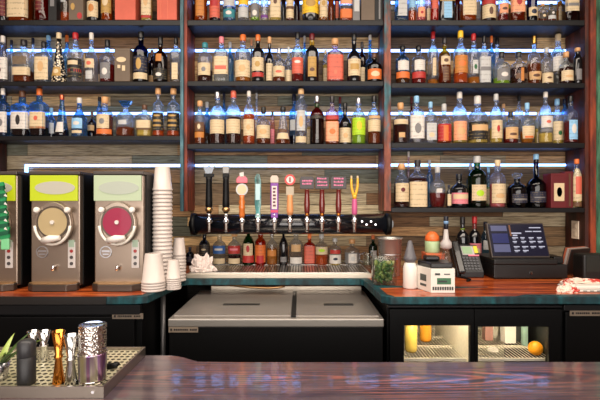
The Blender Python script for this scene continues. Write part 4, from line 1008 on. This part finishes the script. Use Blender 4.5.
# closed cabinet beyond it
rc = thing('back_bar_cabinet', 'black closed cabinet beside the glass-door cooler', 'cabinet', (1.8, CF+.45, 0))
def rcp(name, mb, mat, **k):
    mb.v = [(x-1.8, y-CF-.45, z) for x, y, z in mb.v]; return mb.build(name, mat, rc, **k)
R0 = X(564, CF)
rcp('cabinet_body', MB().box(R0, 2.3, CF+.03, 3.2, .08, .979), m_black, bevel=.004)
rcp('top_rail', MB().box(R0, 2.3, CF, CF+.0295, .945, .975), P('satin black', (30, 30, 32), .35), bevel=.004)
rcp('door_panel', MB().box(R0+.01, 2.28, CF+.004, CF+.0295, .12, .937), m_black, bevel=.004)
rcp('base_plinth', MB().box(R0+.02, 2.3, CF+.06, 3.2, 0, .08), m_black)
nameplate(rc, X(570, CF)-1.8, X(602, CF)-1.8, -.445, Z(316, CF), Z(310.5, CF))
# ------------------------------------------------------------------ things on the counter by the till
def lat(mb, prof, px, d, **k): return mb
def stand(name, px, bot, label, cat, d=None):
    """an Empty on the counter; the depth follows from where the foot meets the counter"""
    d = d or .47*F/(bot-200)
    return thing(name, label, cat, (X(px, d), d, CZ+.0007)), d, d/F
# clear tub of lime wedges
t, d, k = stand('lime_tub', 384, 285, 'clear tub full of lime wedges at the counter corner', 'container', 2.52)
w, h = 25*k, 26*k
mb = MB()
def rr_ring(s, z, e=5, n=24):
    out = []
    for i in range(n):
        a = 2*PI*(i+.5)/n; ca, sa = math.cos(a), math.sin(a); q_ = 1/((abs(ca)**e+abs(sa)**e)**(1/e)); out.append((s*q_*ca, s*q_*sa*.9, z))
    return out
mb.rings([rr_ring(w*.44, 0), rr_ring(w*.46, .004), rr_ring(w*.52, h), rr_ring(w*.55, h+.001), rr_ring(w*.55, h+.006), rr_ring(w*.50, h+.006), rr_ring(w*.44, .008)])
mb.build('tub_wall', clearm(), t, True)
rl = random.Random(8); lw = []
for i in range(84):
    a = rl.uniform(0, 6.28); rad = w*.37*math.sqrt(rl.random()); lw.append((rad*math.cos(a), rad*math.sin(a)*.85, .018+(h*.72)*(i/84.0)))
tub_loc = t.location.copy()
lm = [P('lime %d' % i, c, .35, coat=.3) for i, c in enumerate([(84, 110, 44), (128, 142, 70), (60, 88, 38), (160, 160, 104)])]
def wedge():
    o = MB().rings([[(x*s, y*s*.45, z*.45) for x, y, z in [(.016*math.cos(2*PI*i/10), .03*math.sin(2*PI*i/10), 0) for i in range(10)]] if False else
        [(.019*s*math.cos(2*PI*i/10), .011*s*math.sin(2*PI*i/10), zz_) for i in range(10)] for s, zz_ in ((.3, -.008), (.8, -.005), (1, 0), (.8, .005), (.3, .008))]).build('lime_wedge', lm[0], None, True)
    return o
w0 = wedge()
for i, (a, b, c) in enumerate(lw):
    o = w0 if i == 0 else w0.copy()
    if i:
        COL.objects.link(o)
    if i % 4:
        if i < 4: o.data = w0.data.copy(); o.data.materials[0] = lm[i]; lm_data = globals().setdefault('LMD', {}); lm_data[i] = o.data
        else: o.data = LMD[i % 4]
    o.name = 'lime_wedge'; o.location = (tub_loc.x+a, tub_loc.y+b, tub_loc.z+c); o.rotation_euler = (rl.uniform(0, 3), rl.uniform(0, 3), rl.uniform(0, 3))
    tag(o, 'green lime wedge lying among others in the clear tub', 'lime', 'lime wedges in the tub')
# steel shaker bucket
t, d, k = stand('steel_bucket', 390, 277, 'shiny steel ice bucket behind the lime tub', 'bucket', 2.80)
H = Z(237.5, d)-CZ; r = 12.4*k
MB().lathe([(r*.78, 0), (r*.8, .004), (r*.97, H*.96), (r*1.04, H*.965), (r*1.04, H*.995), (r*.97, H), (r*.94, H*.96), (r*.76, .01)], n=32).build('bucket_wall', m_chrome2, t, True)
MB().lathe([(r*.885, H*.55), (r*.90, H*.552), (r*.91, H*.58), (r*.89, H*.582)], n=32, close0=False, close1=False).build('band', M('silver', .3, 1), t, True)
# glass pitcher handle shape beside tub
t, d, k = stand('glass_pitcher', 368, 268, 'small clear glass pitcher between the taps and the lime tub', 'pitcher', 2.93)
t.location.z = CZ+.0345; H = Z(252, d)-t.location.z; r = 5*k
MB().lathe([(r*.9, 0), (r, .01), (r*.9, H*.7), (r, H), (r*.92, H), (r*.8, H*.7), (r*.85, .012)], n=18).build('pitcher_wall', clearm(), t, True)
MB().tube([(-r, 0, H*.9), (-r*1.7, 0, H*.85), (-r*1.75, 0, H*.45), (-r*.95, 0, H*.3)], .006, 8).build('handle', glassm('c', GLS['c']), t, True)
# white squeeze bottle with grey nozzle
t, d, k = stand('squeeze_bottle', 410, 288.5, 'white squeeze bottle with tall grey cone nozzle', 'bottle', 2.40)
r = 7*k; u0 = lambda py: Z(py, d)-CZ-.0007
MB().lathe([(r*.92, 0), (r, .006), (r*.98, u0(268)), (r*.8, u0(263)), (r*.62, u0(262))], n=22).build('bottle_body', P('white plastic', (228, 222, 214)), t, True)
MB().lathe([(r*.72, u0(262)+.0003), (r*.92, u0(259)), (r*.9, u0(257)), (r*.8, u0(256)), (r*.3, u0(241.5)), (r*.2, u0(240.5))], n=20).build('nozzle', M((96, 94, 98), .4), t, True)
# white printed carton, chamfered towards the corner
t, d, k = stand('napkin_box', 440, 294, 'white printed carton with dark open top beside the squeeze bottle', 'box', 2.27)
xa, xb, xc = (-17*k, -9*k, 15*k)
ztop = Z(269, d)-CZ; zback = .168
pl = [(xb, 0), (xc, 0), (xc+.02, .16), (-13*k, .20), (xa, .13)]
MB().prism(pl, 0, ztop).build('carton_body', M((226, 222, 212), .6), t, bevel=.002)
MB().prism([(x*.92, .008+y*.94) for x, y in pl], ztop+.0005, ztop+.027).build('open_top', P('dark wrap', (26, 24, 26), .3), t, bevel=.008)
MB().box(-.045, .03, .09, .16, ztop+.0275, ztop+.052).build('dark_flap', P('dark wrap', (26, 24, 26), .3), t, bevel=.01)
mb = MB().box(xb+6*k, xc-4*k, -.0012, .0002, ztop*.36, ztop*.62); mb.build('printed_panel', M((60, 110, 78), .5), t)
mb = MB()
for i in range(9): mb.box(xb+(1.5+i*2.4)*k, xb+(3.2+i*2.4)*k, -.0014, .0002, ztop*.12, ztop*.26)
mb.build('lettering', M((54, 58, 56), .5), t); mb = MB()
mb.box(xb+4*k, xb+9*k, -.0014, .0002, ztop*.74, ztop*.82); mb.box(xb+13*k, xc-5*k, -.0014, .0002, ztop*.76, ztop*.8)
mb.build('printed_mark', M((54, 58, 56), .5), t); mb = MB()
mb.box(xb+7*k, xc-8*k, -.0026, -.0008, ztop*.45, ztop*.52)
mb.build('lettering', M((54, 58, 56), .5), t)
# side emblem on the slanted face
v0, v1 = Vector((xb, 0, 0)), Vector((xa, .13, 0)); dirv = (v1-v0); nrm = Vector((dirv.y, -dirv.x, 0)).normalized()*(-1 if dirv.y*1 < 0 else 1)
nrm = Vector((-abs(dirv.y), -abs(dirv.x), 0)).normalized()
mb = MB(); A = v0+dirv*.3+nrm*.0012; B = v0+dirv*.72+nrm*.0012
for z0, z1 in ((ztop*.42, ztop*.7), (ztop*.2, ztop*.3)):
    b = len(mb.v); mb.v += [tuple(A+Vector((0,0,z0))), tuple(B+Vector((0,0,z0))), tuple(B+Vector((0,0,z1))), tuple(A+Vector((0,0,z1)))]; mb.f.append((b, b+1, b+2, b+3)); mb.c.append(None)
mb.build('emblem', M((58, 66, 62), .5), t)
# orange carton with a jar on it
t, d, k = stand('orange_carton', 433, 270, 'orange carton behind the white printed box', 'box', 2.80)
hz_ = Z(252.5, d)-CZ; w = 18*k
MB().box(-w/2, w/2, -w/2, w/2, 0, hz_-.012).build('carton_body', M((196, 96, 56), .6), t, bevel=.003)
MB().box(-w/2-.002, w/2+.002, -w/2-.002, w/2+.002, hz_-.0118, hz_).build('lid', M((206, 110, 70), .6), t, bevel=.002)
j = thing('snack_jar', 'pale green jar with orange lid standing on the orange carton', 'jar', (t.location.x-.005, t.location.y, t.location.z+hz_+.0008)); jz = Z(231.5, d)-j.location.z; r = 7.2*k
MB().lathe([(r*.95, 0), (r, .005), (r, jz*.52), (r*.9, jz*.56)], n=24).build('jar_body', M((172, 196, 150), .35), j, True)
MB().lathe([(r*.96, jz*.561), (r, jz*.58), (r*.95, jz*.78), (r*.62, jz*.93), (r*.3, jz)], n=24).build('orange_lid', M((232, 112, 52), .35), j, True)
# pour bottle with pale collar
t, d, k = stand('pour_bottle', 446, 275, 'clear pour bottle with black tip and pale flared collar', 'bottle', 2.72)
u0 = lambda py: Z(py, d)-CZ-.0007
MB().lathe([(5*k, 0), (5.4*k, .004), (5.4*k, u0(262)), (3.4*k, u0(252)), (2.4*k, u0(249.2))], n=20).build('bottle_body', glassm('c', GLS['c']), t, True)
MB().lathe([(2.8*k, u0(249)), (5.8*k, u0(247.5)), (5.6*k, u0(242.5)), (2.8*k, u0(239)), (1.9*k, u0(229.2))], n=20).build('collar', M((186, 180, 176), .35), t, True)
MB().lathe([(2*k, u0(229)), (2.4*k, u0(228)), (2.3*k, u0(217)), (1.7*k, u0(216))], n=14).build('black_tip', M((24, 28, 40), .3), t, True)
MB().lathe([(2.42*k, u0(224)), (2.46*k, u0(221))], n=14).build('tip_band', M((110, 150, 190), .3), t, True)
WH = 'at the plank wall behind the telephone'
bottle(X(462.5, 3.0), 3.0, CZ+.0008, 6.5*3.0/F, Z(217, 3.0)-CZ, 'std', 'k', None, 0, 'black', [l('dark', .3, .5, 50), l('lime', .76, .79, 180)], 'dark bottle with black cap', WH, 'bottles behind the telephone', 'wine_bottle')
bottle(X(474.5, 3.05), 3.05, CZ+.0008, 6.4*3.05/F, Z(216.5, 3.05)-CZ, 'std', 'k', None, 0, 'red', [l('red', .76, .86, 180), l('pink', .2, .5, 60, 'cream', .28, .42, 34)], 'dark wine bottle with red foil and pink label', WH, 'bottles behind the telephone', 'wine_bottle')
bottle(X(485.5, 3.12), 3.12, CZ+.0008, 4*3.12/F, Z(222, 3.12)-CZ, 'slim', 'u', None, 0, 'navy', [l('pale', .4, .6, 50)], 'slim navy-capped bottle between wine bottle and till screen', 'at the wall', 'bottles behind the telephone', 'wine_bottle')
# desk telephone
t, d, k = stand('telephone', 471, 277, 'black desk telephone with small green display beside the till', 'telephone', 2.72)
sl = [(-.13, .0), (.0, .0), (.13, .19), (.02, .19)]
mb = MB(); w2 = 13.8*k
prof = [(0, 0), (0, .035), (.115, .185), (.15, .18), (.15, 0)]
b = len(mb.v)
for x in (-w2, w2*.95): mb.v += [(x, y, z) for y, z in prof]
n = 5; mb.f = [tuple(range(n-1, -1, -1)), tuple(range(n, 2*n))] + [(i, (i+1) % n, n+(i+1) % n, n+i) for i in range(n)]; mb.c = [None]*(n+2)
mb.build('phone_body', P('phone black', (18, 19, 22), .4), t, bevel=.004)
T_ = Matrix.Translation((0, 0, .035)) @ Matrix.Rotation(math.atan2(.15, .115), 4, 'X')   # local frame lying on the sloped face: x across, y up the slope
MB().box(-w2*.98, -w2*.48, -.02, .205, .003, .032).xform(T_).build('handset', P('handset black', (10, 11, 14), .3, coat=.4), t, bevel=.01)
MB().box(-w2*.25, w2*.45, .125, .175, .0008, .005).xform(T_).build('display', P('green display', (130, 160, 120), .3, emit=.15), t)
MB().box(-w2*.3, w2*.6, .118, .18, .0002, .003).xform(T_).build('display_bezel', M((176, 172, 170), .4), t)
mb = MB()
for r_ in range(5):
    for c_ in range(5): mb.cbox(-w2*.3+c_*w2*.24, .018+r_*.019, .003, w2*.16, .011, .004)
mb.xform(T_).build('key', M((70, 72, 78), .4), t)
MB().box(w2*.62, w2*.9, .13, .18, .0012, .004).xform(T_).build('sticky_note', M((226, 206, 60), .6), t); MB().box(w2*.1, w2*.9, .108, .117, .0012, .004).xform(T_).build('note_strip', M((224, 120, 140), .6), t)
MB().tube([(-w2*.8, -.002, .02), (-w2*.85, -.02, .008), (-w2*.6, -.05, .006), (-w2*.5, -.1, .006), (-w2*.9, -.14, .006)], .006, 8).build('coiled_cord', m_black, t, True)
# till
t, d, k = stand('cash_register', 531, 278, 'black till with lit touch screen on a cash drawer', 'till', 2.66)
hw = 37*k; dh = Z(259, d)-CZ
MB().box(-hw, hw, 0, .31, .006, dh-.035).build('cash_drawer', P('drawer black', (10, 10, 11), .45), t, bevel=.005)
MB().box(-hw, hw*.72, -.004, .31, dh-.0345, dh-.002).build('drawer_top', P('drawer top black', (14, 14, 15), .4), t, bevel=.006)
MB().disc(.0, dh*.32, .009, -.004, .001, 16).build('drawer_lock', m_chrome, t)
MB().box(hw*.75, hw*1.02, .05, .3, dh-.0345, dh+.006).build('receipt_printer', P('printer black', (12, 12, 13), .45), t, bevel=.006)
MB().box(-hw+.02, hw-.02, .02, .3, 0, .006).build('rubber_foot', m_black, t)
scr = Matrix.Translation((-5.5*k, .05, dh+.001)) @ Matrix.Rotation(math.radians(1), 4, 'Z') @ Matrix.Rotation(math.radians(-22), 4, 'X')
sw_, sh_ = 30*k, .222
def sb(mb): return mb.xform(scr)
MB().box(-.06, .0, .12, .2, dh-.002, dh+.12).build('screen_stand', m_black, t, bevel=.006)
sh = sb(MB().box(-sw_, sw_, 0, .03, 0, sh_)).build('screen_housing', P('screen bezel', (70, 62, 58), .35, .3), t, bevel=.004)
m_d0 = P('screen navy', (14, 14, 30), .25, emit=.35, ecol=(22, 22, 46)); m_d1 = P('screen pale', (30, 30, 48), .25, emit=.35, ecol=(150, 152, 196)); m_d2 = P('screen white', (60, 60, 70), .25, emit=.75, ecol=(214, 214, 232)); m_d3 = P('screen blue', (20, 22, 50), .25, emit=.5, ecol=(54, 60, 116)); m_d4 = P('screen amber', (90, 60, 40), .25, emit=.7)
ds = sb(MB().box(-sw_*.96, sw_*.96, -.002, .001, .010, sh_-.010)).build('display', m_d0, t)
def tile(a, b, z0, z1, m, n='display_tile'): return sb(MB().box(-sw_*.96+a*sw_*1.92, -sw_*.96+b*sw_*1.92, -.0032, -.0015, .010+z0*(sh_-.02), .010+z1*(sh_-.02))).build(n, m, ds)
tile(.04, .33, .78, .95, m_d1); tile(.04, .33, .40, .70, m_d3); tile(.04, .33, .12, .36, m_d1); tile(.37, .40, .62, .97, m_d4)
mb = MB(); rr = random.Random(5)
def ml(a, b, z0, z1): mb.box(-sw_*.96+a*sw_*1.92, -sw_*.96+b*sw_*1.92, -.0032, -.0015, .010+z0*(sh_-.02), .010+z1*(sh_-.02))
for i, zz_ in enumerate((.15, .27, .43, .55)):
    for j in range(4):
        if i == 0 and j > 1: continue
        a = .40+j*.15; ml(a, a+rr.uniform(.07, .11), zz_, zz_+.032); ml(a+.01, a+.06, zz_-.03, zz_-.015)
ml(.40, .58, .69, .73); ml(.66, .78, .75, .78); ml(.8, .95, .75, .78); ml(.74, .95, .87, .9); ml(.42, .5, .62, .66)
sb(mb).build('screen_text', m_d2, ds)
# leaning binders and menus
t, d, k = stand('ring_binder', 570, 276, 'leaning binder with orange and pale page edges beside the till', 'binder', 2.86)
R_ = Matrix.Rotation(math.radians(-62), 4, 'Z') @ Matrix.Rotation(math.radians(14), 4, 'Y')
def bx(a, b, nm, m): MB().box(a, b, -.1, .1, .004, .165).xform(R_).build(nm, m, t, bevel=.002)
bx(-.026, -.021, 'cover', M((30, 26, 28), .5)); bx(-.0205, -.008, 'page_block', M((150, 74, 46), .7)); bx(-.0075, .006, 'page_block', M((150, 140, 134), .7)); bx(.0065, .016, 'page_block', M((120, 96, 86), .7)); bx(.0165, .022, 'cover', M((30, 26, 28), .5))
t.location.z += .009; t.location.x += .01
t, d, k = stand('card_reader', 590, 276, 'dark box-shaped device behind the paper wrappers', 'device', 2.68)
MB().box(-.07, .1, -.05, .06, 0, .15).build('device_body', P('device black', (12, 12, 12), .5), t, bevel=.012); MB().box(-.055, .08, -.053, -.049, .05, .14).build('front_plate', M((26, 30, 26), .5), t)
# papers and wrapper at the counter end
t, d, k = stand('paper_bag', 588, 296, 'folded white paper bag lying at the counter end', 'paper bag', 2.33)
MB().box(-.085, .16, -.04, .13, 0, .012).build('bag_body', M((206, 204, 196), .7), t, bevel=.004); MB().box(-.08, .16, -.035, .12, .0123, .03).build('bag_fold', M((222, 218, 208), .7), t, bevel=.006)
mb = MB()
for i in range(5): mb.box(-.05+i*.035, -.03+i*.035, -.0408, -.0398, .003, .009)
mb.build('lettering', M((120, 116, 108), .6), t)
wr = P('red printed wrapper', (226, 190, 172), .7)
def wrap_mat():
    m, tt, b = nt('wrapper print'); n = streak(tt, 22, (1, 1, 1), 3); r = ramp(tt, [(.52, (232, 206, 190)), (.58, (196, 60, 50))]); tt.links.new(n.outputs['Fac'], r.inputs[0]); tt.links.new(r.outputs[0], b.inputs['Base Color']); b.inputs['Roughness'].default_value = .7; return m
wm = wrap_mat()
crumple('food_wrapper', X(569, 2.29), 2.305, CZ+.0007, .12, .10, .05, wm, 'crumpled red and white printed wrapper beside the paper bag', 'wrapper', 12, .6)
t = crumple('food_wrapper', X(583, 2.42), 2.40, CZ+.0325, .26, .13, .022, wm, 'flat red and white printed wrapper lying on the paper bag', 'wrapper', 15, .6)
# outlet on the end upright
t = thing('wall_outlet', 'cream wall outlet on the stained upright beside the till', 'outlet', (1.9, 3.1, Z(230, 3.08)))
MB().box(-.008, -.0005, -.04, .04, -.062, .062).build('cover_plate', M((222, 206, 182), .4), t, bevel=.003)
for z0 in (-.045, .012): MB().box(-.011, -.0078, -.018, .018, z0, z0+.034).build('socket', M((206, 190, 166), .4), t, bevel=.002)

# ------------------------------------------------------------------ front bar
BZ = .98
bar = thing('bar_counter', 'dark glossy wooden bar top with burnt reddish grain', 'bar', (0, 1.0, 0))
pl = [(-2.2, 1.515), (X(172, 1.51), 1.51), (X(184, 1.49), 1.49), (X(198, 1.45), 1.452), (X(240, 1.445), 1.446), (2.2, 1.452), (2.2, .55), (-2.2, .55)]
MB().prism([(x, y-1) for x, y in pl[::-1]], BZ-.055, BZ).build('bar_top', m_bar, bar, bevel=.004)
MB().box(-2.15, 2.15, -.25, .3, .0, BZ-.056).build('bar_body', m_black, bar)
# perforated steel drip station with the tools
sx0, sx1, sy0, sy1 = -1.15, -.515, 1.18, 1.50
st = thing('bar_tray', 'perforated stainless tray on the bar holding shakers and jiggers', 'tray', ((sx0+sx1)/2, 1.34, BZ+.0006))
cx = (sx0+sx1)/2; a0, a1, b0, b1 = sx0-cx, sx1-cx, sy0-1.34, sy1-1.34
RZ = .03
mb = MB(); mb.box(a0, a1, b0, b0+.006, 0, RZ); mb.box(a0, a1, b1-.006, b1, 0, RZ); mb.box(a0, a0+.006, b0+.0062, b1-.0062, 0, RZ); mb.box(a1-.006, a1, b0+.0062, b1-.0062, 0, RZ)
mb.build('tray_rim', P('rim steel', (150, 140, 130), .3, .9), st)
MB().box(a0+.0065, a1-.0065, b0+.0065, b1-.0065, .0005, .003).build('tray_bottom', P('tray floor', (40, 40, 30), .4, .3), st)
mb = MB(); pz = .020; nx, ny = 34, 13
cwx, cwy = (a1-a0-.014)/nx, (b1-b0-.014)/ny
for i in range(nx):
    for j in range(ny):
        ox, oy = a0+.007+i*cwx, b0+.007+j*cwy; ccx, ccy = ox+cwx/2, oy+cwy/2; b = len(mb.v); m_ = 12
        out, inn_ = [], []
        for q_ in range(m_):
            an = 2*PI*(q_+.5)/m_; ca, sa = math.cos(an), math.sin(an); s_ = 1/max(abs(ca), abs(sa))
            out.append((ccx+cwx/2*ca*s_, ccy+cwy/2*sa*s_, pz)); inn_.append((ccx+cwx*.36*ca, ccy+cwy*.27*sa, pz))
        mb.v += out+inn_
        for q_ in range(m_):
            r_ = (q_+1) % m_; mb.f.append((b+q_, b+r_, b+m_+r_, b+m_+q_)); mb.c.append(None)
mb.build('perforated_plate', P('perforated steel', (205, 198, 166), .33, .45), st)
MB().lathe([(.004, 0), (.004, .003)], n=10).xform(Matrix.Translation((a1-.028, b0, .016)) @ Matrix.Rotation(PI/2, 4, 'X')).build('rivet', m_chrome, st)
TZ = BZ+.0006+pz+.0008
def tool(name, px, bot, label, cat, d=None):
    d = d or (EYE-TZ)*F/(bot-200); return thing(name, label, cat, (X(px, d), d, TZ)), d, d/F
t, d, k = tool('black_tumbler', 26.5, 386, 'matte black cylindrical bottle standing on the perforated tray', 'bottle', 1.222)
MB().lathe([(8*k, 0), (8.5*k, .003), (8.5*k, .075), (8.2*k, .0755)], n=28).build('body', P('rubber black', (28, 28, 30), .5), t, True)
MB().lathe([(8.3*k, .0758), (8.6*k, .077), (8.4*k, .112), (6*k, .119), (2*k, .12)], n=28).build('lid', P('rubber black lid', (38, 38, 41), .45), t, True)
def jig(name, px, r, top, bot, mat, label, d=None):
    t, d, k = tool(name, px, bot, label, 'jigger', d); H = Z(top, d)-TZ
    MB().lathe([(r*k*.92, 0), (r*k*.95, .002), (r*k*.5, H*.46), (r*k*.62, H*.49), (r*k*.62, H*.53), (r*k*.5, H*.56), (r*k, H), (r*k*.95, H), (r*k*.4, H*.6)], n=26).build('jigger_cups', mat, t, True)
    MB().lathe([(r*k*.52, H*.485), (r*k*.68, H*.495), (r*k*.68, H*.525), (r*k*.52, H*.535)], n=26).build('waist_ring', mat, t, True)
jig('jigger', 58.5, 6.2, 331, 387, P('gold metal', (216, 140, 60), .16, 1), 'gold double jigger beside the black bottle', 1.226)
jig('jigger', 71, 7, 335, 387, P('polished steel', (206, 206, 206), .16, 1), 'silver double jigger leaning close to the shaker tins', 1.222)
jig('jigger', 44, 6, 331, 362, P('polished steel', (206, 206, 206), .16, 1), 'short silver jigger behind the gold jigger', 1.40)
jig('jigger', 33, 5.5, 331, 360, P('polished steel', (206, 206, 206), .16, 1), 'short silver jigger behind the black bottle', 1.42)
# shaker tins, one standing in the other
def tin_mat():
    m, tt, b = nt('steel with painted reflections'); n = streak(tt, 3.2, (9, 9, .5), 2); r = ramp(tt, [(.36, (190, 186, 160)), (.5, (214, 210, 206)), (.56, (150, 110, 176)), (.66, (216, 176, 140))])  # purple and orange reflections painted into the steel colour as upright streaks
    tt.links.new(n.outputs['Fac'], r.inputs[0]); tt.links.new(r.outputs[0], b.inputs['Base Color']); b.inputs['Metallic'].default_value = 1; b.inputs['Roughness'].default_value = .3; return m
def ham_mat():
    m, tt, b = nt('hammered steel'); b.inputs['Base Color'].default_value = (*s2l((206, 200, 192)), 1); b.inputs['Metallic'].default_value = 1; b.inputs['Roughness'].default_value = .18
    tc = tt.nodes.new('ShaderNodeTexCoord'); v = tt.nodes.new('ShaderNodeTexVoronoi'); v.inputs['Scale'].default_value = 150; tt.links.new(tc.outputs['Object'], v.inputs['Vector'])
    bp = tt.nodes.new('ShaderNodeBump'); bp.inputs['Strength'].default_value = .6; bp.inputs['Distance'].default_value = .004; tt.links.new(v.outputs['Distance'], bp.inputs['Height']); tt.links.new(bp.outputs[0], b.inputs['Normal']); return m
mt, mh = tin_mat(), ham_mat()
t, d, k = tool('shaker_tin', 92.5, 388, 'smooth shaker tin with painted reflections holding the hammered tin', 'shaker', 1.236)
R0_, H0 = 13.8*k, Z(352, d)-TZ
MB().lathe([(R0_*.9, 0), (R0_*.93, .003), (R0_, H0-.003), (R0_*1.03, H0-.002), (R0_*1.03, H0), (R0_*.97, H0), (R0_*.90, .006)], n=36).build('tin_wall', mt, t, True)
MB().lathe([(R0_*.935, .003), (R0_*.95, .004), (R0_*.95, .009), (R0_*.94, .010)], n=36, close0=False, close1=False).build('foot_ring', m_chrome, t, True)
t2 = thing('shaker_tin', 'hammered steel shaker tin upended in the smooth tin', 'shaker', (t.location.x, t.location.y, TZ+.03)); t2.rotation_euler = (0, math.radians(.4), 0)
H1 = Z(324, d)-TZ-.03
MB().lathe([(R0_*.84, 0), (R0_*.93, H0-.034), (R0_*.95, H1-.004), (R0_*.93, H1)], n=36, close1=False).build('tin_wall', mh, t2, True)
MB().lathe([(R0_*.93, H1-.0002), (R0_*.90, H1-.003), (R0_*.2, H1-.004)], n=36, close0=False).build('tin_base', P('bluish steel', (170, 190, 226), .22, 1), t2, True)
# black clip and leaves
t, d, k = tool('pour_spout', 114, 372, 'small black pour spout lying on the tray behind the tins', 'spout', 1.33)
MB().tube([(-.012, 0, .008), (.006, 0, .010), (.014, .004, .016)], [.009, .008, .004], 10).build('spout_body', m_black, t, True); MB().box(-.02, -.01, -.008, .008, 0, .017).build('stopper', m_black, t, bevel=.003)
t, d, k = tool('garnish_leaves', -2, 388, 'tuft of spiky green garnish leaves in a cup on the tray', 'garnish', 1.25)
MB().lathe([(.022, 0), (.03, .05), (.028, .05), (.02, .004)], n=20).build('cup', M('silver', .25, 1), t, True)
rl = random.Random(9); lmats = [P('leaf %d' % i, c, .4) for i, c in enumerate([(96, 120, 48), (150, 168, 84), (60, 84, 36)])]
for i in range(16):
    a = rl.uniform(0, 6.28); L_ = rl.uniform(.08, .125); e = rl.uniform(.35, 1.25); mb = MB(); seg = 6
    for s in range(seg+1):
        u_ = s/seg; el = e+.5*u_; rad = .012+L_*u_*math.cos(1.2-el*.75) * .9; zz_ = .04+L_*u_*math.sin(1.35-el*.55)
        wd = .010*(1-u_**1.6)+.0006
        for sg in (-1, 0, 1): mb.v.append((rad*math.cos(a)-sg*wd*math.sin(a), rad*math.sin(a)+sg*wd*math.cos(a), zz_+(.003 if sg else 0)))
    for s in range(seg):
        for q_ in (0, 1):
            b = s*3+q_; mb.f.append((b, b+1, b+4, b+3)); mb.c.append(None)
    o = mb.build('leaf', lmats[i % 3], t, True); so = o.modifiers.new('thick', 'SOLIDIFY'); so.thickness = .0012

# ------------------------------------------------------------------ the room's lamps and the added front fill
for L_ in LAMPS: area(*L_)
